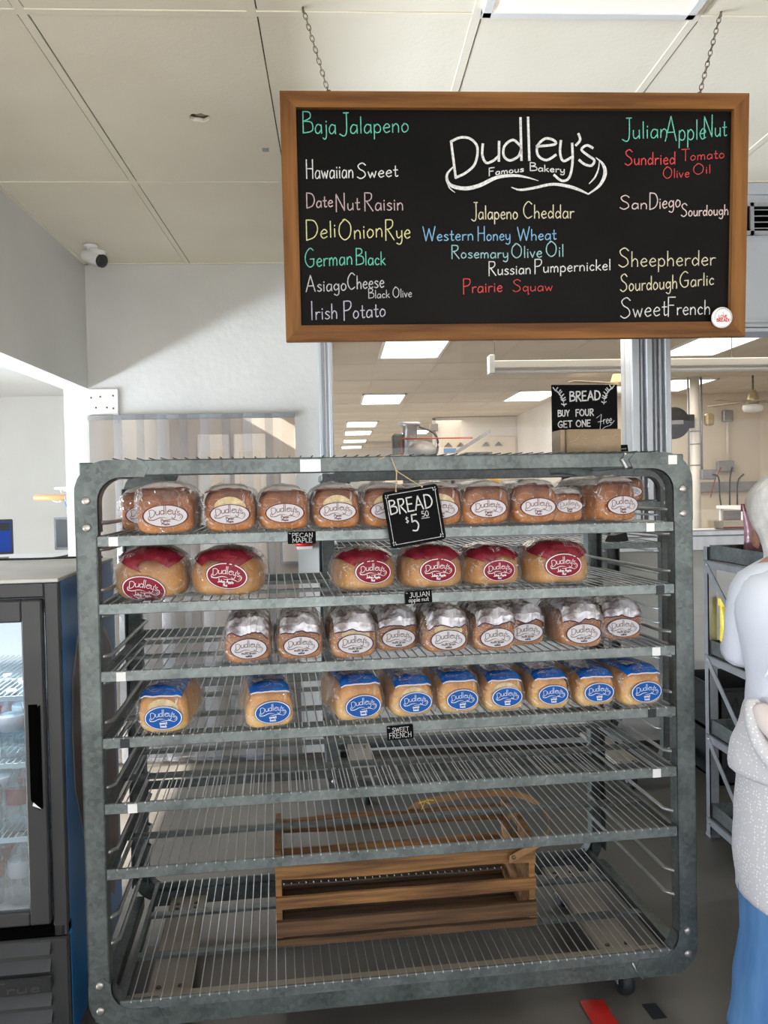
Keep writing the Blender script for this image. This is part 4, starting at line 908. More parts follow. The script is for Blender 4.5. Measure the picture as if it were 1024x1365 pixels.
# ------------------------------------------------------------------ signs and tags
def frame_line(mb, w, h, i, lw, put):
    for a, b in (((-w+i, -h+i+.006), (-w+i, h-i-.006)), ((w-i, -h+i+.006), (w-i, h-i-.006)), ((-w+i+.006, h-i), (w-i-.006, h-i)), ((-w+i+.006, -h+i), (w-i-.006, -h+i))): ribbon(mb, [a, b], lw, put)
def rrect(w, h, r): return arc(w-r, h-r, r, 0, 90, 4) + arc(-w+r, h-r, r, 90, 180, 4) + arc(-w+r, -h+r, r, 180, 270, 4) + arc(w-r, -h+r, r, 270, 360, 4)
ps = thing('price_sign', 'square black hanging sign reading BREAD and the price, tilted, in front of the top shelf', 'sign', R2W(.8875, -.030, 1.436), T1)
ps.rotation_euler = (0, -.150, T1)
MB().prism(rrect(.0765, .0765, .010), -.003, .003).build('slate', 'black_sign', ps)
pp = lambda x, z: (x, -.0038, z)
mb = MB(); frame_line(mb, .0765, .0765, .009, .0014, pp)
write(mb, 'BREAD', -.063, .056, .015, .037, .0036, pp); write(mb, '$', -.026, -.016, -.016, .018, .0018, pp); write(mb, '5', -.012, .010, -.040, .044, .0038, pp); write(mb, '50', .020, .040, -.006, .015, .0020, pp); ribbon(mb, [(.018, -.010), (.040, -.010)], .0016, pp)
for sx in (-1, 1):
    for sz in (-1, 1):
        for dx, dz in ((.0, 0), (.006, .001), (-.001, .006), (.005, .006)): ribbon(mb, [(sx*(.0685-dx), sz*(.0685-dz)), (sx*(.0675-dx), sz*(.0660-dz))], .0022, pp)
mb.build('chalk_lettering', 'chalk_white', ps)
tw = MB(); A = Vector((-.038, -.001, .0745)); B = Vector((.034, -.001, .0745)); K_ = Vector((-.026, .004, .128))
for P_ in (A, B):
    tw.tube([P_, (P_+K_)/2+Vector((0, -.001, -.001)), K_], .0016, 6); tw.sphere(P_, .0033, 8, 5)
tw.sphere(K_, .0036, 8, 5)
tw.tube([K_, K_+Vector((-.0035, .006, .018)), Vector((-.031, .024, .166)), Vector((-.030, .05, .168))], .0016, 6)
tw.tube([Vector((-.07, .022, .166)), Vector((-.05, .03, .170)), Vector((-.03, .04, .170)), Vector((.01, .03, .168))], .0013, 5)
tw.build('twine', 'twine', ps)
def tag_sign(nm, lx, z, w, h, lines, label, rot=0):
    t = thing('shelf_tag', label, 'tag', R2W(lx, -.0065, z), T1, 'small black name tags on the shelf fronts'); t.rotation_euler = (0, rot, T1)
    MB().prism(rrect(w, h, .002), -.0012, .0012).build('slate', 'black_sign', t)
    q = lambda x, zz: (x, -.0018, zz); mb = MB()
    for s, x0, x1, zz, hh in lines: write(mb, s, x0, x1, zz, hh, .0014, q)
    for dx in (0, .003): ribbon(mb, [(-w+.003+dx, h-.003), (-w+.005+dx, h-.006)], .001, q)
    mb.build('lettering', 'chalk_white', t)
tag_sign('p', .585, 1.385, .0375, .0165, [('PECAN', -.026, .030, .001, .011), ('MAPLE', -.025, .028, -.013, .011)], 'small black tag reading PECAN MAPLE on the top shelf front', .0)
tag_sign('j', .899, 1.214, .0375, .0175, [('JULIAN', -.025, .032, .001, .012), ('apple nut', -.028, .028, -.012, .012)], 'small black tag reading JULIAN apple nut on the second shelf front', -.05)
tag_sign('s', .841, .8445, .0365, .0195, [('SWEET', -.022, .024, .003, .011), ('FRENCH', -.031, .031, -.014, .014)], 'small black tag reading SWEET FRENCH under the fourth shelf of loaves', -.03)
bx_ = thing('cardboard_box', 'brown paper-wrapped box propping the bread offer sign on top of the rack', 'box', R2W(1.452, .150, RZ1+.0055), T1)
MB().box(-.083, .083, -.045, .045, 0, .070, .003).build('box', 'brown_paper', bx_)
bx(-.098, -.083, -.03, .045, 0, .070, .002).build('side_flap', 'card_tan', bx_)
mb = MB(); rr = random.Random(5)
for k in range(16):
    x = rr.uniform(-.075, .06); z = rr.uniform(.004, .05); ribbon(mb, crom([(x, z), (x+rr.uniform(.004, .012), z+rr.uniform(-.006, .008)), (x+rr.uniform(.012, .022), z+rr.uniform(-.004, .012))]), .0007, lambda a, b: (a, -.0458, max(b, .002)))
mb.build('crackle_print', 'cap_pale', bx_)
os_ = thing('offer_sign', 'black sign reading BREAD BUY FOUR GET ONE Free behind the paper-wrapped box', 'sign', R2W(1.462, .205, 1.740), T1)
MB().prism([(-.104, -.134+.0), (.104, -.134+.0), (.104, .078), (-.104, .078)], -.003, .003).build('slate', 'black_sign', os_)
q = lambda x, z: (x, -.0038, z); mb = MB()
write(mb, 'BREAD', -.048, .050, .028, .028, .0042, q, .04); write(mb, 'BUY', -.086, -.050, -.018, .018, .0034, q, .03); write(mb, 'FOUR', -.030, .028, -.017, .019, .0034, q, .03)
write(mb, 'GET', -.086, -.042, -.052, .019, .0034, q, .03); write(mb, 'ONE', -.029, .018, -.050, .019, .0034, q, .03)
ribbon(mb, [(.036, -.024), (.052, -.012), (.047, -.058)], .0018, q); ribbon(mb, [(.040, -.036), (.058, -.033)], .0016, q); write(mb, 'ree', .058, .086, -.042, .026, .0018, q, .12)
ribbon(mb, crom([(.052, -.062), (.062, -.052), (.080, -.046), (.093, -.032)]), .0016, q)
for s_, cx, cz, a0 in ((-1, -.066, .012, 1), (1, .060, .018, -1)):
    st = crom([(cx, cz), (cx-a0*.004, cz+.022), (cx-a0*.014, cz+.038), (cx-a0*.030, cz+.050)]); ribbon(mb, st, .0018, q)
    for k in range(1, 8):
        p = st[min(k*len(st)//8, len(st)-1)]
        for sg in (-1, 1): ribbon(mb, [p, (p[0]+sg*.0075, p[1]+.003+.001*k)], .0030, q)
mb.build('chalk_lettering', 'chalk_white', os_)
tt = thing('small_tag', 'tiny black tag standing on the rack top right of the bread offer sign', 'tag', R2W(1.560, .15, 1.6205), T1)
MB().prism([(-.014, -.014), (.016, -.014), (.013, .010), (-.012, .010)], -.002, .002).build('slate', 'black_sign', tt)
mb = MB(); write(mb, 'sweet', -.009, .009, -.004, .006, .0008, lambda x, z: (x, -.0026, z)); mb.build('lettering', 'chalk_grey', tt)

# ------------------------------------------------------------------ wooden crate with bent handle
CZ = LEV[7]+.0035
cr_ = thing('wooden_crate', 'old slatted wooden crate with a bent wood handle on the bottom wire shelf', 'crate', R2W(.885, .355, CZ), T1-.01)
HX, HY = .392, .175
for s in (-1, 1):
    x = s*(HX-.009)
    mb = MB(); P = [(-HY+.012, 0), (-HY+.012, .272), (-HY+.05, .272), (-.03, .292), (.03, .292), (HY-.05, .272), (HY-.012, .272), (HY-.012, 0)]
    mb.add([(x-.009, y, z) for y, z in P] + [(x+.009, y, z) for y, z in P], [tuple(range(8)), tuple(range(8, 16))[::-1]] + [(i, 8+i, 8+(i+1) % 8, (i+1) % 8) for i in range(8)])
    mb.build('end_board', 'crate_wood', cr_)
    if s > 0: bx(x-.0115, x+.0115, -.045, .045, .225, .262, .008).build('hand_slot', 'ceiling_void', cr_)
def slat(y0, y1, z0, z1, mt, wavy=0, dz=0, seed=0):
    rng = random.Random(seed); n = 16; vs = []
    for i in range(n+1):
        x = -HX+2*HX*i/n; top = z1 + wavy*math.sin(i*.8+seed)*.5 + wavy*rng.uniform(-.3, .3) + dz*(i/n); bot = z0 + wavy*.4*math.sin(i*.5+seed*2) + dz*(i/n)
        vs += [(x, y0, bot), (x, y1, bot), (x, y1, top), (x, y0, top)]
    fs = [(i*4+k, i*4+(k+1) % 4, i*4+4+(k+1) % 4, i*4+4+k) for i in range(n) for k in range(4)] + [(0, 1, 2, 3), (n*4+3, n*4+2, n*4+1, n*4)]
    MB().add(vs, fs).build('slat', mt, cr_)
for sgn, nm in ((-1, 'f'), (1, 'r')):
    y0, y1 = (-HY, -HY+.012) if sgn < 0 else (HY-.012, HY)
    slat(y0, y1, .004, .024, 'crate_wood_dark', .002, 0, 1); slat(y0-(.004 if sgn < 0 else 0), y1, .036, .078, 'crate_wood_dark', .002, 0, 2); slat(y0, y1, .115, .150, 'crate_wood', .002, 0, 3); slat(y0, y1, .200, .252, 'crate_wood', .009, 0, 4)
for k in range(4):
    y = -HY+.018+k*.085; bx(-HX+.018, HX-.018, y, y+.079, .006, .015, .002).build('floor_board', 'crate_wood_dark', cr_)
hd = MB(); P = crom([(.305, -.192, .222), (.355, -.192, .245), (.425, -.17, .27), (.462, -.08, .295), (.445, .06, .305), (.36, .14, .300), (.22, .185, .28), (.10, .192, .262), (.04, .192, .225)], 5)
vs = []
for p in P: vs += [(p[0], p[1]-.003, p[2]-.011), (p[0]+.002, p[1]+.004, p[2]-.011), (p[0]+.002, p[1]+.004, p[2]+.011), (p[0], p[1]-.003, p[2]+.011)]
n = len(P); hd.add(vs, [(i*4+k, i*4+(k+1) % 4, i*4+4+(k+1) % 4, i*4+4+k) for i in range(n-1) for k in range(4)] + [(0, 1, 2, 3), (n*4-1, n*4-2, n*4-3, n*4-4)])
hh = hd.build('bent_handle', 'handle_wood', cr_)
MB().lathe([(.007, .0), (.006, -.004), (.002, -.005)], (.318, -.196, .229), 8, 'Y').build('pivot_nail', 'rust_steel', hh)
yt = thing('yellow_tie', 'knotted bit of yellow tie on the wires above the crate', 'tie', R2W(.96, .30, LEV[5]+.003), T1)
MB().tube(crom([(-.02, 0, .002), (0, .005, .006), (.015, .02, .003), (.03, .015, .002)]), .0016, 6).tube([(0, .005, .006), (-.012, -.03, .003), (-.02, -.05, .002)], .0014, 6).tube([(0, .005, .006), (.012, -.02, .004)], .0014, 6).build('strip', 'yellow_plastic', yt)

# ------------------------------------------------------------------ glass door refrigerator
FX = -.047
fg = thing('display_fridge', 'black glass-door drinks fridge with blue side, left of the rack', 'refrigerator', (O1[0], O1[1], 0), T1)
fx0 = FX-.62; fz = 1.288; fd = .74
bx(FX-.02, FX, .03, fd, .06, fz-.002).build('side_panel', 'fridge_blue', fg); bx(fx0, fx0+.02, .03, fd, .06, fz-.002).build('side_panel', 'fridge_blue', fg)
bx(fx0, FX, .0, fd, fz-.002, fz+.008, .002).build('top_panel', 'fridge_top', fg)
bx(fx0+.02, FX-.02, fd-.03, fd, .06, fz-.002).build('back_panel', 'fridge_white', fg); bx(fx0+.02, FX-.02, .06, fd-.03, .38, .40).build('inner_floor', 'fridge_white', fg)
bx(fx0+.02, FX-.02, .06, fd-.03, 1.20, fz-.01).build('inner_roof', 'fridge_white', fg); bx(fx0+.02, fx0+.026, .06, fd-.03, .40, 1.2).build('liner', 'fridge_white', fg); bx(FX-.026, FX-.02, .06, fd-.03, .40, 1.2).build('liner', 'fridge_white', fg)
mb = MB(); mb.box(FX-.036, FX, .0, .03, .36, fz-.002, .003); mb.box(fx0, fx0+.036, 0, .03, .36, fz-.002, .003); mb.box(fx0+.036, FX-.036, 0, .03, 1.248, fz-.002, .003); mb.build('cabinet_frame', 'fridge_black', fg)
dr = MB(); dx0, dx1 = fx0+.038, FX-.038
dr.box(dx1-.052, dx1, -.018, .012, .40, 1.244, .004); dr.box(dx0, dx0+.052, -.018, .012, .40, 1.244, .004); dr.box(dx0+.05, dx1-.05, -.018, .012, 1.187, 1.244, .004); dr.box(dx0+.05, dx1-.05, -.018, .012, .40, .435, .004)
door = dr.build('door', 'fridge_black', fg)
bx(dx0+.05, dx1-.05, -.006, -.002, .433, 1.19).build('glass', 'fridge_glass', door)
hd = MB(); hd.add([(dx1-.040, -.0186, .975), (dx1-.018, -.0186, .975), (dx1-.012, -.0186, .955), (dx1-.012, -.0186, .715), (dx1-.018, -.0186, .700), (dx1-.034, -.0186, .712), (dx1-.040, -.0186, .73)], [(0, 1, 2, 3, 4, 5, 6)]); hd.box(dx1-.014, dx1-.010, -.024, -.0184, .705, .972, .001)
hd.build('handle_recess', 'fridge_void', door)
MB().add([(dx1-.036, -.0190, .713), (dx1-.014, -.0190, .703), (dx1-.034, -.0190, .722)], [(0, 1, 2)]).build('handle_tip', 'sticker_white', door)
bx(fx0, FX, .0, .05, .355, .395, .008).build('gasket', 'fridge_void', fg)
gl = bx(fx0, FX-.0, .004, .03, .02, .355, .006).build('grill_panel', 'fridge_black', fg)
lv = MB().add([(fx0+.02, .004, 0), (FX-.045, .004, 0), (FX-.045, -.012, -.026), (fx0+.02, -.012, -.026), (fx0+.02, .004, -.034), (FX-.045, .004, -.034)], [(0, 1, 2, 3), (3, 2, 5, 4), (0, 3, 4), (1, 5, 2)]).mesh('louvre', 'fridge_black')
for k in range(7): obj_of(lv, 'louvre', fg, (0, 0, .345-k*.045))
em = bx(-.40, -.088, -.0175, -.013, .222, .262, .002).build('emblem_plate', 'plastic_grey', fg)
mb = MB(); write(mb, 'True', -.24, -.115, .228, .027, .0045, lambda x, z: (x, -.0182, z)); mb.build('emblem_lettering', 'fridge_black', em)
# side decal: dark bottle shape with pale outline
def dec(P, off, mt, nm): MB().add([(FX+off, y, z) for y, z in P], [tuple(range(len(P)))]).build(nm, mt, fg)
shape = [(.12, .70), (.11, .85), (.13, 1.00), (.20, 1.10), (.32, 1.13), (.50, 1.10), (.66, 1.0), (.70, .85), (.70, .30), (.60, .18), (.40, .30), (.25, .45)]
dec([(y+(.012 if y > .4 else -.012), z+.012) for y, z in shape], .0008, 'fridge_top', 'decal_outline'); dec(shape, .0014, 'decal_brown', 'decal')
for z in (.98, .80, .60):
    mb = MB(); x = fx0+.03
    while x < FX-.03: mb.tube([(x, .07, z), (x, fd-.06, z)], .0016, 5); x += .017
    for y in (.07, .3, fd-.07): mb.box(fx0+.028, FX-.028, y, y+.005, z-.014 if y < .1 else z-.005, z-.001)
    mb.build('inner_wire_shelf', 'fridge_white', fg)
ibod = MB().lathe([(.0, 0), (.030, 0), (.032, .006), (.0315, .03), (.033, .055), (.031, .075), (.033, .095), (.031, .115), (.024, .140), (.013, .158), (.012, .168)], n=16).mesh('bottle_body', 'bottle_clear')
ilab = MB().lathe([(.0322, .072), (.0336, .075), (.0336, .112), (.0320, .115)], n=16).mesh('bottle_label', 'label_white')
ilab2 = MB().lathe([(.0322, .072), (.0336, .075), (.0336, .112), (.0320, .115)], n=16).mesh('bottle_label', 'cap_maroon')
icap = MB().lathe([(.0135, .166), (.0138, .180), (.011, .183)], n=12).mesh('bottle_cap', 'plastic_white')
for zi, z in enumerate((.80, .60, .40)):
    for yi, y in enumerate((.13, .24, .35)):
        for k in range(5):
            x = FX-.085-k*.077+(.01 if zi else 0)
            row = ['front row', 'middle row', 'back row'][yi]; sh = ['upper', 'middle', 'bottom'][zi]; pos = ['nearest the door hinge stile', 'second from the right', 'third from the right', 'fourth from the right', 'fifth from the right'][k] if k else 'nearest the black handle'
            wx, wy, wz = R2W(x, y, z+.0025)
            t = thing('water_bottle', f'clear water bottle, {row} of the {sh} fridge shelf, {pos}', 'bottle', (wx, wy, wz), T1+k, 'water bottles in the fridge')
            obj_of(ibod, 'bottle_body', t); obj_of(ilab if (k+zi) % 2 else ilab2, 'bottle_label', t); obj_of(icap, 'bottle_cap', t)
area_light('fridge_lamp', R2W(FX-.3, .12, 1.185), (0, 0, 0), .35, .05, 5.0, (.9, .96, 1))
for a, b, nm in (((-.9, .45), (-.07, .62), 'black cable lying along the back edge of the fridge top'),):
    mb = MB().tube(crom([(*R2W(x, .69+.015*math.sin(x*30), 1.302), ) for x in (-.62, -.5, -.4, -.3, -.2, -.12, -.07)], 4), .004, 6)
    tag(mb.build('power_cable', 'cable_black'), nm, 'cable')
# ------------------------------------------------------------------ left room: counter, screens, wall shelf
ct = thing('counter', 'pale counter in the left room carrying the two dark screens', 'counter', (-1.95, 5.35, 0))
bx(-.9, .40, -.32, .35, 1.10, 1.14, .004).build('worktop', 'plastic_white', ct); bx(-.88, .38, -.28, .33, 0, 1.10).build('body', 'plastic_white', ct)
def monitor(x, y, w, h, z0, rz, screen, label):
    t = thing('monitor', label, 'monitor', (x, y, 1.1405), rz)
    MB().prism(rrect(w/2, h/2, .008), -.012, .012).build('bezel', 'plastic_black', t).location = (0, 0, z0+h/2)
    bx(-w/2+.014, w/2-.014, -.0135, -.0122, z0+.016, z0+h-.014).build('screen', screen, t)
    bx(-.02, .02, .012, .03, .005, z0+h/2, .003).build('neck', 'plastic_black', t); bx(-.09, .09, -.05, .09, 0, .008, .003).build('base', 'plastic_black', t)
    if screen == 'screen_blue': bx(-w/2+.02, w/2-.02, -.0142, -.0136, z0+h*.68, z0+h-.02).build('window_bar', 'plastic_grey', t)
monitor(-2.13, 5.2, .24, .215, .03, .35, 'screen_blue', 'monitor showing a blue screen at the far left edge behind the fridge')
monitor(-1.665, 5.2, .20, .20, .05, -.35, 'plastic_grey', 'dark switched-off screen beside the white pier behind the fridge')
bs = thing('bracket_shelf', 'small white bracket shelf on the pier with a wooden rod through it', 'shelf', (-1.53, 5.2, 1.56))
bx(-.20, .004, -.06, .06, .0, .016, .006).build('board', 'plastic_white', bs)
MB().tube(crom([(-.18, 0, 0), (-.17, 0, -.04), (-.19, 0, -.075), (-.23, 0, -.06)]), .006, 8).tube([(-.16, 0, 0), (0, 0, -.11)], .006, 8).build('bracket', 'plastic_white', bs)
MB().tube([(-.33, -.03, -.045), (-.325, -.03, -.045), (-.002, -.03, -.05)], [.012, .018, .018], 12).build('wooden_rod', 'dowel', bs)
yb = thing('yellow_marker', 'yellow marker lying on the small white bracket shelf', 'marker', (-1.60, 5.2, 1.5925))
MB().tube([(-.075, 0, 0), (-.07, 0, 0), (.06, 0, 0)], [.006, .014, .014], 10).build('barrel', 'yellow_plastic', yb); MB().tube([(.0, -.001, 0), (.06, -.001, 0)], .0148, 10).build('grip', 'dowel', yb)
tag(MB().tube(crom([(-1.535, 5.3, 2.35), (-1.60, 5.28, 2.25), (-1.62, 5.27, 2.05), (-1.56, 5.27, 1.95), (-1.535, 5.27, 1.93)], 5), .004, 6).build('blue_cable', 'cable_blue'), 'thin blue cable looping on the pier near the left room ceiling', 'cable')
tag(MB().tube(crom([(-1.535, 5.12, 1.68), (-1.62, 5.11, 1.58), (-1.655, 5.11, 1.48), (-1.60, 5.11, 1.40), (-1.535, 5.12, 1.36)], 5), .004, 6).build('blue_cable', 'cable_blue'), 'thin blue cable looping behind the bracket shelf', 'cable')
tag(MB().tube(crom([(-2.3, 5.06, 1.147), (-2.0, 5.08, 1.150), (-1.8, 5.06, 1.147), (-1.62, 5.1, 1.17), (-1.535, 5.14, 1.24)], 5), .005, 6).build('black_cable', 'cable_black'), 'black cable lying on the pale counter behind the fridge', 'cable')

# ------------------------------------------------------------------ right: steel shelf unit with bags
su = thing('steel_shelf_unit', 'grey steel shelf unit with diagonal braces at the right edge', 'shelf', (1.55, 3.45, 0))
for x, y in ((0, 0), (0, -.80), (.50, 0), (.50, -.80)):
    mb = MB(); s_ = -1 if y < -.5 else 0; mb.box(x-.002, x+.036, y-.018, y-.014, .012, 1.245); mb.box(x-.002, x+.002, y-.018, y+.02, .012, 1.245); mb.box(x-.006, x+.040, y-.022, y+.024, 0, .014, .003); mb.build('post', 'steel_plain', su)
for z in (1.19, .787, .448, .09):
    mb = MB(); mb.box(.006, .010, -.79, -.02, z, z+.062); mb.box(.49, .494, -.79, -.02, z, z+.062); mb.box(.006, .494, -.794, -.790, z, z+.062); mb.box(.006, .494, -.024, -.020, z, z+.062); mb.box(.006, .494, -.79, -.02, z, z+.004); mb.build('tray', 'galvanized', su)
    mb = MB(); mb.box(-.006, -.002, -.81, .012, z-.034, z-.004); mb.box(-.006, .010, -.81, .012, z-.006, z-.002); b = mb.build('side_rail', 'steel_plain', su)
    MB().lathe([(.009, 0), (.009, -.003), (.005, -.005)], (-.006, -.018, z-.020), 10, 'X').build('bolt', 'bolt_steel', b)
for z in (1.165, .765, .425):
    d = bx(-.010, -.006, -.014, .014, -.55, 0).mesh('brace', 'steel_plain'); o = obj_of(d, 'brace', su, (0, -.02, z)); o.rotation_euler = (-.90, 0, 0)
def bag(x, y, z, w, h, d, label, m1, m2, grp=None, rz=0):
    t = thing('snack_bag', label, 'bag', (x, y, z), rz, grp); s = hash(label) % 7 if False else len(label) % 7
    def P(i, j):
        u = 2*PI*i/20; v = j/10; th = d/2*(1-abs(2*v-1)**3)*(1-.3*v)+.003; ww = w/2*(1-.10*math.sin(v*PI))
        c_, s2 = math.cos(u), math.sin(u)
        return (ww*math.copysign(abs(c_)**.6, c_), th*s2*(1+.2*math.sin(5*v+u*3+s)), h*v)
    MB().grid(P, 20, 11, closed_u=True).build('pouch', m1, t)
    bx(-w*.47, w*.47, -d*.22-.004, d*.22+.004, h*.88, h*1.02, .002).build('header', m2, t)
bag(1.625, 3.39, .7915, .10, .235, .07, 'yellow bag leaning beside the post on the second tray of the shelf unit', 'yellow_plastic', 'yellow_plastic', 'yellow bags', .2)
bag(1.70, 3.27, .7915, .14, .225, .07, 'front yellow bag nearest the diagonal brace of the shelf unit', 'yellow_plastic', 'yellow_plastic', 'yellow bags', .1)
bag(1.80, 3.38, .7915, .14, .25, .07, 'yellow bag standing behind the other two on the shelf unit', 'yellow_plastic', 'yellow_plastic', 'yellow bags', 0)
bag(1.765, 3.37, 1.1945, .20, .225, .09, 'maroon and purple bag on top of the shelf unit beside the person', 'maroon_bag', 'maroon_dark', None, .1)
bag(1.95, 3.30, 1.1945, .20, .225, .09, 'second maroon bag, right of the first on top of the shelf unit', 'maroon_bag', 'maroon_dark', None, 0)
# black crates low behind the shelf unit
for k, z in enumerate((.004, .25)):
    t = thing('black_crate', ['lower black lattice crate on the floor behind the shelf unit', 'upper black lattice crate stacked behind the shelf unit'][k], 'crate', (2.15, 4.25, z), 0, 'black crates behind the shelf unit')
    mb = MB(); mb.box(-.28, .28, -.22, -.21, 0, .235); mb.box(-.28, .28, .21, .22, 0, .235); mb.box(-.28, -.27, -.22, .22, 0, .235); mb.box(.27, .28, -.22, .22, 0, .235); mb.box(-.28, .28, -.22, .22, 0, .01); mb.build('body', 'plastic_black', t)
    mb = MB()
    for i in range(9):
        a = -.26+i*.06; mb.tube([(a, -.223, .06), (min(a+.07, .27), -.223, .19)], .003, 5); mb.tube([(min(a+.07, .27), -.223, .06), (a, -.223, .19)], .003, 5)
    mb.build('lattice', 'plastic_grey', t)
    for s in (-1, 1): bx(-.285, .285, s*.222-.008, s*.222+.008, .222, .240, .004).build('rim', 'plastic_grey', t)
rt = thing('red_ribbon', 'glossy red strip lying on the floor in front of the rack caster', 'strip', (.705, 2.31, .002))
MB().grid(lambda i, j: (-.036+.072*i/4 + .02*(j/8)-.004*math.sin(j), .055-.30*j/8, .001+.004*abs(math.sin(j*.9+i))), 5, 9).build('strip', 'red_tape', rt)
bp2_ = thing('black_scrap', 'small black square scrap on the floor near the red strip', 'scrap', (.868, 2.303, .001), .1)
MB().prism([(-.021, 0), (.021, 0), (.021, .0015), (-.021, .003)], -.034, .034).build('card', 'sticker_black', bp2_)

# ------------------------------------------------------------------ kitchen fittings
tl = thing('tube_light', 'long unlit tube fixture hung on thin rods across the kitchen', 'light', (1.20, 6.4, 0))
bx(0, 2.9, -.05, .05, 2.44, 2.50, .006).build('housing', 'kitchen_white', tl); bx(-.03, .01, -.055, .055, 2.40, 2.545, .005).build('end_cap', 'plastic_white', tl); bx(2.89, 2.93, -.055, .055, 2.40, 2.545, .005).build('end_cap', 'plastic_white', tl)
MB().tube([(0.01, -.02, 2.415), (2.89, -.02, 2.415)], .018, 10).build('tube', 'plastic_white', tl)
for x in (.02, 1.0, 1.9, 2.85): MB().tube([(x, 0, 2.50), (x, 0, ZC)], .004, 6).build('rod', 'rust_steel', tl)
def fan(x, y, z, label):
    t = thing('ceiling_fan', label, 'fan', (x, y, 0))
    MB().tube([(0, 0, z+.12), (0, 0, ZC)], .012, 8).build('rod', 'rust_steel', t); MB().lathe([(.05, z), (.075, z+.02), (.06, z+.08), (.035, z+.16), (.02, z+.17)], n=18).build('motor', 'fan_brass', t)
    MB().lathe([(.03, z-.10), (.10, z-.085), (.12, z-.05), (.115, z-.01), (.05, z)], n=20).build('lamp_bowl', 'plastic_white', t)
    for k in range(4):
        b = bx(.08, .62, -.06, .06, z+.03, z+.038, .002).build('blade', 'card_tan', t); b.rotation_euler = (0, 0, .4+k*PI/2)
fan(4.9, 9.6, 2.46, 'ceiling fan with a glass bowl at the far right of the kitchen')
fan(3.03, 8.9, 2.60, 'ceiling fan partly hidden by the window pillar, above the bread offer sign')
kp = thing('service_pipe', 'white vertical pipe pair with boxes right of the pillar in the kitchen', 'pipe', (4.24, 9.7, 0))
MB().tube([(0, 0, .01), (0, 0, ZC)], .055, 16).build('pipe', 'kitchen_white', kp)
MB().tube([(-.08, 0, 1.6), (-.08, 0, ZC)], .012, 8).build('conduit', 'steel_plain', kp); MB().tube([(.08, 0, 1.6), (.08, 0, ZC)], .014, 8).build('conduit', 'steel_plain', kp)
for z in (1.75, 2.0, 2.15): MB().lathe([(.06, z), (.06, z+.012)], n=14).build('strap', 'steel_plain', kp)
bx(.04, .22, -.09, -.01, 1.58, 1.70, .01).build('outlet_box', 'steel_plain', kp); bx(.10, .20, -.10, .0, 2.22, 2.36, .02).build('brass_box', 'fan_brass', kp)
MB().tube(crom([(.16, -.10, 1.64), (.22, -.13, 1.60), (.235, -.12, 1.4), (.27, -.10, 1.2)], 5), .010, 6).build('cord', 'cable_black', kp)
hr = thing('hose_reel', 'black and green hose reel seen just right of the window pillar', 'reel', (3.93, 9.6, 2.25))
MB().lathe([(.17, -.06), (.185, -.055), (.185, -.04), (.15, -.035), (.15, .035), (.185, .04), (.185, .055), (.17, .06)], n=28, axis='Y').build('drum', 'plastic_black', hr)
MB().lathe([(.17, -.03), (.188, -.02), (.188, .02), (.17, .03)], n=28, axis='Y').build('hose', 'green_hose', hr)
bx(-.12, .10, -.075, -.06, -.02, .03, .004).build('arm', 'steel_plain', hr); bx(.15, .255, -.02, .06, -.06, .10, .004).build('mount', 'plastic_black', hr)
MB().tube([(-.16, 0, -.05), (-.18, 0, -.4), (-.18, 0, -.8)], .02, 8).build('hose_end', 'cable_red', hr)
# cold room front with vents, seen behind the left pane
cold = thing('cold_room_panel', 'white cold-room panel with dark triangular vents beyond the left window pane', 'panel', (2.42, 14.40, 0))
bx(-.72, .70, 0, .08, .02, ZC-.01, .004).build('wall_panel', 'kitchen_white', cold); bx(-.62, .66, -.03, 0, 1.2, 2.44, .006).build('front_sheet', 'kitchen_cream', cold)
tri = MB().prism([(-.07, 0), (.07, 0), (0, .075)], -.02, 0).mesh('vent', 'machine_grey')
for x, z in ((-.52, 2.28), (-.30, 2.28), (.14, 2.28), (.36, 2.28), (-.52, 1.95), (-.30, 1.95), (-.08, 1.95), (.58, 1.95)): obj_of(tri, 'vent', cold, (x, -.03, z))
bx(-.60, -.38, -.035, -.03, 2.17, 2.25).build('blue_sticker', 'cable_blue', cold); bx(-.60, -.42, -.035, -.03, 2.06, 2.15).build('paper_note', 'plastic_white', cold)
MB().tube([(-.76, -.03, .02), (-.76, -.03, ZC-.02)], .03, 10).build('corner_pipe', 'steel_plain', cold); bx(-.84, -.70, -.10, -.02, 2.55, 2.68, .01).build('junction_box', 'machine_grey', cold)
# mixer and duct stack
mx_ = thing('dough_mixer', 'tall grey steel dough mixer column above the rack top', 'mixer', (.88, 10.2, 0))
MB().lathe([(.10, 1.5), (.10, 1.75), (.14, 1.80), (.12, 1.95), (.09, 2.0), (.09, 2.3), (.13, 2.32), (.13, 2.36)], n=18).build('column', 'steel_plain', mx_)
MB().sphere((.14, -.05, 2.0), .16, 16, 10, (1.2, 1, .8)).build('motor_head', 'machine_grey', mx_); MB().lathe([(.06, 1.62), (.10, 1.70), (.11, 1.85), (.05, 1.90)], (.02, -.15, 0), 16).build('gear_housing', 'steel_plain', mx_)
bx(-.22, -.08, -.05, .2, 1.7, 2.22, .02).build('control_box', 'machine_dark', mx_); bx(-.3, .35, -.2, .35, .01, 1.5, .03).build('body', 'machine_grey', mx_)
MB().tube([(-.12, -.15, 1.9), (-.12, -.15, 2.15), (.75, -.15, 2.15)], .012, 8).build('red_pipe', 'cable_red', mx_); MB().tube(crom([(.1, -.1, 2.3), (.3, -.12, 2.2), (.32, -.12, 2.0), (.25, -.1, 1.9)], 4), .014, 8).build('hose', 'machine_dark', mx_)
ov = thing('conveyor_hood', 'dark grey machine hood beside the mixer column', 'machine', (1.62, 10.9, 0))
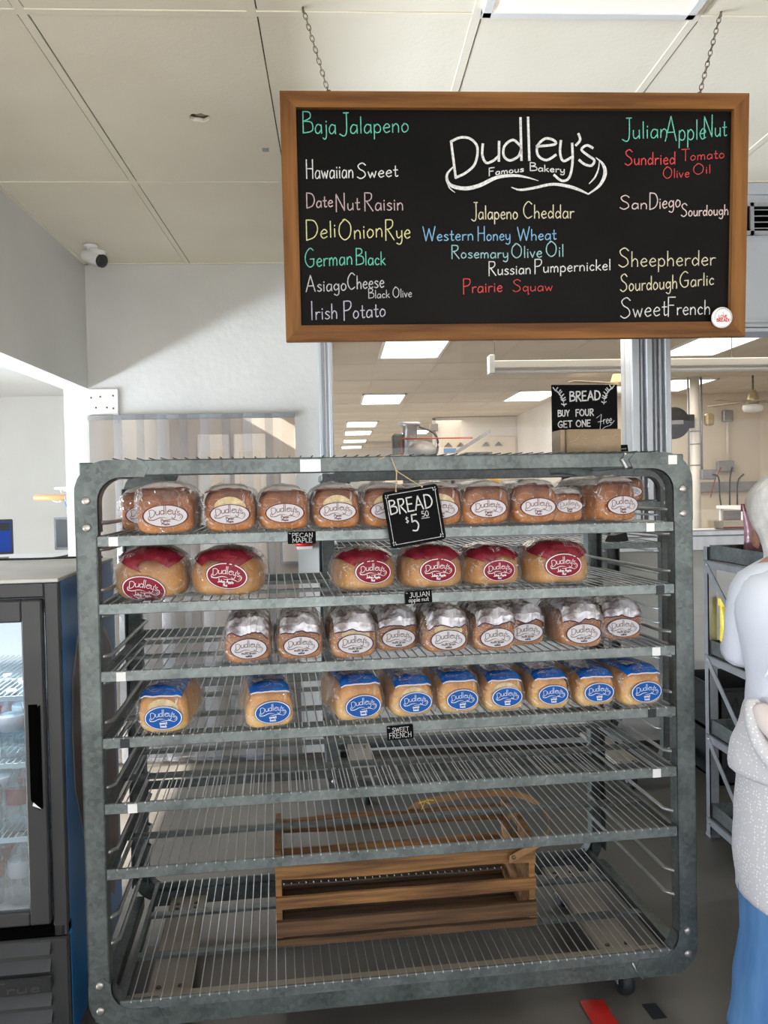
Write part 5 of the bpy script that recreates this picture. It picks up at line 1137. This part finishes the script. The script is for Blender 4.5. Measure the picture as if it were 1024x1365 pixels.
MB().prism([(-.35, 1.75), (.35, 1.75), (.35, 2.0), (.0, 2.0), (-.12, 1.85), (-.35, 1.85)], -.3, .3).build('hood', 'machine_dark', ov); MB().prism([(-.1, 1.98), (.35, 2.25), (.35, 2.30), (-.1, 2.03)], -.2, -.1).build('ramp', 'machine_grey', ov); bx(-.33, .33, -.28, .28, .01, 1.75, .01).build('base', 'machine_grey', ov)
ck = thing('covered_cart', 'low grey covered cart left of the dough mixer', 'cart', (.26, 10.4, 0))
bx(-.35, .30, -.25, .25, .01, 1.72, .02).build('body', 'machine_grey', ck); MB().sphere((-.02, 0, 1.72), .3, 16, 8, (1.05, .8, .22)).build('cover', 'cap_pale', ck)
# dark frames (racks) seen between shelf top and loaves
for k, (x0, x1, y) in enumerate(((.50, .98, 7.6), (1.0, 1.75, 7.4))):
    t = thing('tray_rack', ['left dark steel tray rack in the kitchen behind the price sign', 'right dark steel tray rack in the kitchen behind the price sign'][k], 'rack', (x0, y, 0))
    w = x1-x0
    for px in (0, w-.03):
        for py in (0, .5): bx(px, px+.03, py, py+.03, .01, 1.60).build('post', 'machine_dark', t)
    for z in ((1.56, 1.46, 1.36, 1.24, 1.1, .9, .7) if k == 0 else (1.53, 1.36, 1.24, 1.1, .9, .7)): bx(.03, w-.03, 0, .53, z, z+.02, .003).build('tray', 'machine_grey', t)
fw = struct(bx(-.7, .75, 24.9, 24.94, .4, 1.85).build('window_3', 'lamp_soft'))
for x in (-.67, -.32, .03, .38, .73): bx(x-.03, x+.03, 24.85, 24.9, .4, 1.85).build('mullion', 'machine_dark', fw)
for z in (.4, .9, 1.4, 1.85): bx(-.70, .76, 24.85, 24.9, z-.03, z+.03).build('bar', 'machine_dark', fw)
pb = thing('partition_block', 'cream partition block far behind the mixer', 'partition', (.9, 21, 0)); bx(-.5, 1.0, 0, .5, .01, 2.35, .01).build('body', 'kitchen_cream', pb); bx(-.52, 1.02, -.02, .52, 2.35, 2.42, .005).build('top_rail', 'machine_grey', pb)
# bench under the far right wall
bn = thing('work_bench', 'pale work bench with dark shelf under it at the far right', 'bench', (4.55, 9.0, 0))
bx(-.25, 1.25, -.3, .3, 1.24, 1.28, .005).build('worktop', 'plastic_white', bn)
for x in (-.22, 1.2):
    for y in (-.27, .25): bx(x, x+.04, y, y+.04, .01, 1.24).build('leg', 'plastic_white', bn)
bx(-.2, 1.2, -.25, .25, 1.02, 1.05, .004).build('under_shelf', 'wood_dark', bn); bx(-.2, 1.2, .22, .26, .6, 1.22).build('back_board', 'wood_dark', bn)
mc = thing('sealing_machine', 'white sealing machine with a black lever on the far bench', 'machine', (4.80, 9.0, 1.2815))
bx(-.17, .35, -.15, .12, 0, .10, .02).build('body', 'plastic_white', mc); bx(.14, .34, -.12, .1, .10, .16, .015).build('head', 'plastic_white', mc); bx(-.17, -.13, -.14, -.10, .08, .22, .004).build('lever', 'plastic_black', mc); bx(-.15, -.03, -.16, -.12, .03, .06, .004).build('grip', 'plastic_black', mc)
gb = thing('grey_bin', 'grey bin with a round lid left of the maroon bag, on the bench side', 'bin', (5.15, 8.55, 0)); MB().lathe([(.14, .01), (.17, 1.0), (.18, 1.12), (.17, 1.16), (.05, 1.20)], n=20).build('body', 'machine_grey', gb); bx(-.20, -.10, -.03, .03, 1.0, 1.14, .01).build('handle', 'plastic_white', gb)
cbx = thing('carton', 'long pale carton on the window sill beside the pipe', 'box', (2.30, 4.76, 1.2515)); bx(-.09, .12, -.07, .05, 0, .045, .003).build('carton', 'kitchen_cream', cbx); bx(-.09, .12, -.073, -.07, .004, .012).build('print_line', 'cable_red', cbx)
tr_ = struct(bx(3.2, 5.93, 11.40, 11.449, 1.42, 1.56, .004).build('trim_3', 'steel_plain'))
cd_ = thing('wall_conduit', 'vertical conduit with switch boxes on the far right kitchen wall', 'conduit', (5.45, 11.40, 0))
MB().tube([(0, 0, 1.85), (0, 0, 2.42)], .02, 8).build('pipe', 'kitchen_white', cd_); bx(-.07, .07, -.04, .04, 2.40, 2.56, .01).build('switch_box', 'steel_plain', cd_); bx(-.16, .08, -.04, .04, 1.70, 1.85, .01).build('socket_box', 'steel_plain', cd_)
MB().tube(crom([(-.12, -.05, 1.76), (-.22, -.08, 1.6), (-.30, -.1, 1.35)], 4), .008, 6).build('red_cord', 'cable_red', cd_); MB().tube(crom([(.04, -.05, 1.76), (-.02, -.1, 1.6), (-.03, -.1, 1.2)], 4), .012, 6).build('black_cord', 'cable_black', cd_); MB().tube(crom([(.20, -.05, 1.66), (.09, -.1, 1.55), (.08, -.1, 1.2)], 4), .012, 6).build('black_cord', 'cable_black', cd_)

# ------------------------------------------------------------------ the person at the right edge
pr = thing('person', 'person from behind in white cap, white shirt, tied dotted shirt and jeans', 'person', (1.290, 2.15, 0))
def skin_mesh(nm, joints, edges, root, mt, parent, sub=2):
    me = bpy.data.meshes.new(nm); me.from_pydata([j[0] for j in joints], edges, []); me.materials.append(MATS[mt])
    o = bpy.data.objects.new(nm, me); COL.objects.link(o); o.parent = parent
    md = o.modifiers.new('skin', 'SKIN'); md.use_smooth_shade = True
    for i, j in enumerate(joints):
        r_ = j[1]; v = me.skin_vertices[0].data[i]; v.radius = r_ if isinstance(r_, tuple) else (r_, r_)
    me.skin_vertices[0].data[root].use_root = True
    s = o.modifiers.new('sub', 'SUBSURF'); s.levels = sub; s.render_levels = sub
    return o
J = [((0, 0, .84), (.125, .10)), ((0, .01, .98), (.115, .09)), ((0, .04, 1.12), (.13, .10)), ((-.0, .08, 1.245), (.115, .085)), ((.01, .15, 1.31), .05), ((.015, .19, 1.345), (.055, .06)), ((.02, .215, 1.40), (.075, .09)), ((.02, .205, 1.45), (.06, .075)), ((.02, .29, 1.375), .028),
     ((-.10, 0, .80), .085), ((-.135, 0, .46), .052), ((-.145, -.01, .10), .036), ((-.15, .10, .035), .03), ((-.15, .16, .028), .022),
     ((.10, 0, .80), .085), ((.135, 0, .46), .052), ((.145, -.01, .10), .036), ((.15, .10, .035), .03), ((.15, .16, .028), .022),
     ((-.145, .085, 1.225), .048), ((-.125, .17, 1.00), .034), ((-.04, .31, 1.03), .028), ((-.01, .37, 1.04), .03),
     ((.145, .085, 1.225), .048), ((.125, .17, 1.00), .034), ((.10, .33, 1.03), .028), ((.09, .39, 1.04), .03)]
E_ = [(0, 1), (1, 2), (2, 3), (3, 4), (4, 5), (5, 6), (6, 7), (6, 8), (0, 9), (9, 10), (10, 11), (11, 12), (12, 13), (0, 14), (14, 15), (15, 16), (16, 17), (17, 18), (3, 19), (19, 20), (20, 21), (21, 22), (3, 23), (23, 24), (24, 25), (25, 26)]
for sgn, palm in ((-1, 22), (1, 26)):
    px, py, pz = J[palm][0]
    for k in range(4):
        b = len(J); ox = -sgn*(.024-.015*k) ; L_ = [.036, .042, .040, .032][k]
        J += [((px+ox*1.1, py+.022, pz), .0095), ((px+ox*1.2, py+.022+L_, pz-.006), .0085), ((px+ox*1.2, py+.03+L_*1.3, pz-.030), .0075)]; E_ += [(palm, b), (b, b+1), (b+1, b+2)]
    b = len(J); J += [((px-sgn*.032, py-.002, pz-.006), .011), ((px-sgn*.048, py+.022, pz-.014), .009)]; E_ += [(palm, b), (b, b+1)]
skin_mesh('body', J, E_, 0, 'skin', pr)
def ring_loft(nm, rings, mt, n=28, closed_top=False, wr=.006, fr_=3, parent=pr, seed=0, hem=0):
    """rings: (cx, cy, z, rx, ry)"""
    R_ = crom(rings, 3)
    def P(i, j):
        cx, cy, z, rx, ry = R_[j]; t = 2*PI*i/n; p = Vector((math.cos(t)*2, math.sin(t)*2, z*8+seed)); k = 1+wr*12*noise.noise(p*fr_*.35)
        c_, s_ = math.cos(t), math.sin(t)
        if hem and z < .6: z -= hem*(.6-z)/.2*(.5+.5*c_)
        return (cx+rx*k*math.copysign(abs(c_)**.85, c_), cy+ry*k*math.copysign(abs(s_)**.85, s_), z)
    mb = MB().grid(P, n, len(R_), closed_u=True)
    o = mb.build(nm, mt, parent); md = o.modifiers.new('thick', 'SOLIDIFY'); md.thickness = .004; md.offset = -1
    return o
ring_loft('shirt', [(0, .0, .80, .205, .150), (0, .005, .90, .200, .145), (0, .02, 1.0, .195, .145), (0, .045, 1.12, .205, .145), (0, .07, 1.20, .208, .135), (0, .09, 1.255, .180, .115), (0.005, .12, 1.29, .105, .080), (.01, .135, 1.305, .066, .062)], 'shirt_white')
for s in (-1, 1):
    mb = MB(); R_ = crom([(s*.105, .085, 1.225, .064), (s*.138, .090, 1.215, .068), (s*.152, .10, 1.16, .064), (s*.158, .12, 1.08, .060), (s*.156, .15, 1.025, .062)], 3)
    def P(i, j):
        x, y, z, r_ = R_[j]; t = 2*PI*i/16; k = 1+.05*math.sin(3*t+j*.6)
        ax = (Vector(R_[min(j+1, len(R_)-1)][:3])-Vector(R_[max(j-1, 0)][:3])).normalized(); a = ax.cross(Vector((0, 1, 0))).normalized(); b = ax.cross(a)
        return tuple(Vector((x, y, z)) + (a*math.cos(t)+b*math.sin(t))*r_*k)
    o = mb.grid(P, 16, len(R_), closed_u=True).build('sleeve', 'shirt_white', pr); md = o.modifiers.new('thick', 'SOLIDIFY'); md.thickness = .003
rg2 = random.Random(4); ribs = MB()     # raised web-like seams of the shirt back
def sp_(x, z):
    t = max(-1, min(1, x/.205)); yc = .0+.045*max(0, min(1, (z-.9)/.22)) + .03*max(0, (z-1.12)/.1)
    return (x, yc-.150*math.sqrt(max(0, 1-abs(t)**2.3))-.006, z)
for P_ in ([(-.10, 1.25), (-.085, 1.14), (-.155, 1.09), (-.19, 1.00)], [(-.085, 1.14), (-.02, 1.10), (.03, 1.16), (.10, 1.13)], [(-.02, 1.10), (-.03, 1.00), (-.11, .95), (-.18, .90)], [(-.03, 1.00), (.05, .95), (.14, .97)], [(.03, 1.16), (.02, 1.24)], [(-.11, .95), (-.10, .86)], [(.05, .95), (.04, .85)]):
    ribs.tube([sp_(a, b) for a, b in crom(P_, 4)], .0028, 5)
ribs.build('seam_pattern', 'seam_white', pr)
# hair cap and hood
cpm = MB(); R_ = crom([(.0, .10, 1.245, .118, .098), (.0, .115, 1.27, .100, .092), (.005, .14, 1.31, .090, .085), (.012, .165, 1.35, .098, .098), (.018, .185, 1.40, .118, .122), (.02, .190, 1.455, .122, .126), (.02, .185, 1.505, .100, .105), (.02, .18, 1.535, .05, .055), (.02, .18, 1.54, .008, .008)], 3)
def P(i, j):
    cx, cy, z, rx, ry = R_[j]; t = 2*PI*i/36; k = 1+.03*math.sin(9*t+j*.5)*(1 if z > 1.33 else .5) + .05*noise.noise(Vector((math.cos(t)*3, math.sin(t)*3, z*14)))
    yy = math.sin(t); cut = .52 if z < 1.47 and yy > .55 else 1
    return (cx+rx*k*math.cos(t), cy+ry*k*yy*cut, z)
cpm.grid(P, 36, len(R_), closed_u=True).build('hair_cap', 'hairnet', pr)
for s in (-1, 1):
    mb = MB(); mb.grid(lambda i, j: (.02+s*(.084+.012*math.sin(PI*j/6)), .235+.018*math.cos(2*PI*i/14)*(1-.1*j), 1.375-.028+.034*math.sin(2*PI*i/14)*(1-.12*j)), 14, 7, closed_u=True); mb.sphere((.02+s*.090, .237, 1.348), .019, 12, 8, (.45, .8, 1.25)); mb.build('ear', 'skin', pr)
fc = MB(); fc.sphere((-.008, .296, 1.40), .008, 8, 6); fc.sphere((.048, .296, 1.40), .008, 8, 6); fc.build('eyes', 'plastic_white', pr); MB().sphere((-.008, .3025, 1.40), .004, 8, 6).sphere((.048, .3025, 1.40), .004, 8, 6).build('pupils', 'plastic_black', pr)
MB().tube(crom([(.0, .288, 1.352), (.02, .293, 1.350), (.04, .288, 1.352)]), .004, 6).build('mouth', 'maroon_bag', pr)
# shirt tied around the waist, long dotted skirt of it, knot of sleeves
ring_loft('dotted_shirt', [(0, .0, .40, .238, .19), (0, 0, .46, .238, .19), (0, 0, .58, .234, .187), (0, 0, .70, .226, .18), (0, 0, .80, .218, .168), (0, 0, .84, .21, .16)], 'dotted_cloth', wr=.004, hem=.09)
ring_loft('tied_band', [(0, 0, .725, .232, .185), (0, 0, .740, .242, .193), (0, 0, .80, .238, .185), (0, .0, .85, .226, .168), (0, .0, .90, .214, .152), (0, 0, .915, .205, .146)], 'dotted_cloth', wr=.007, seed=3)
MB().tube(crom([(-.215, -.06, .93), (-.20, -.11, .87), (-.10, -.165, .82), (.02, -.185, .80), (.14, -.15, .81), (.22, -.05, .84)], 5), [.016]+[.022]*24+[.016], 10).build('tied_sleeve', 'cloth_pink', pr)
MB().tube(crom([(-.22, -.04, .94), (-.232, -.06, .89), (-.225, -.09, .83), (-.20, -.13, .78)], 5), [.014]+[.020]*14+[.014], 10).build('tied_sleeve', 'dotted_cloth', pr)
for s in (-1, 1):
    ring_loft('jeans_leg', [(s*.135, .0, .035, .135, .115), (s*.128, .0, .12, .124, .112), (s*.120, .0, .30, .110, .112), (s*.116, 0, .48, .108, .115), (s*.100, 0, .70, .098, .12), (s*.085, 0, .82, .090, .12)], 'denim', n=22, wr=.006, seed=s*2)
    MB().sphere((s*.15, .06, .030), .05, 16, 10, (.9, 2.3, .6)).build('shoe', 'plastic_white', pr)
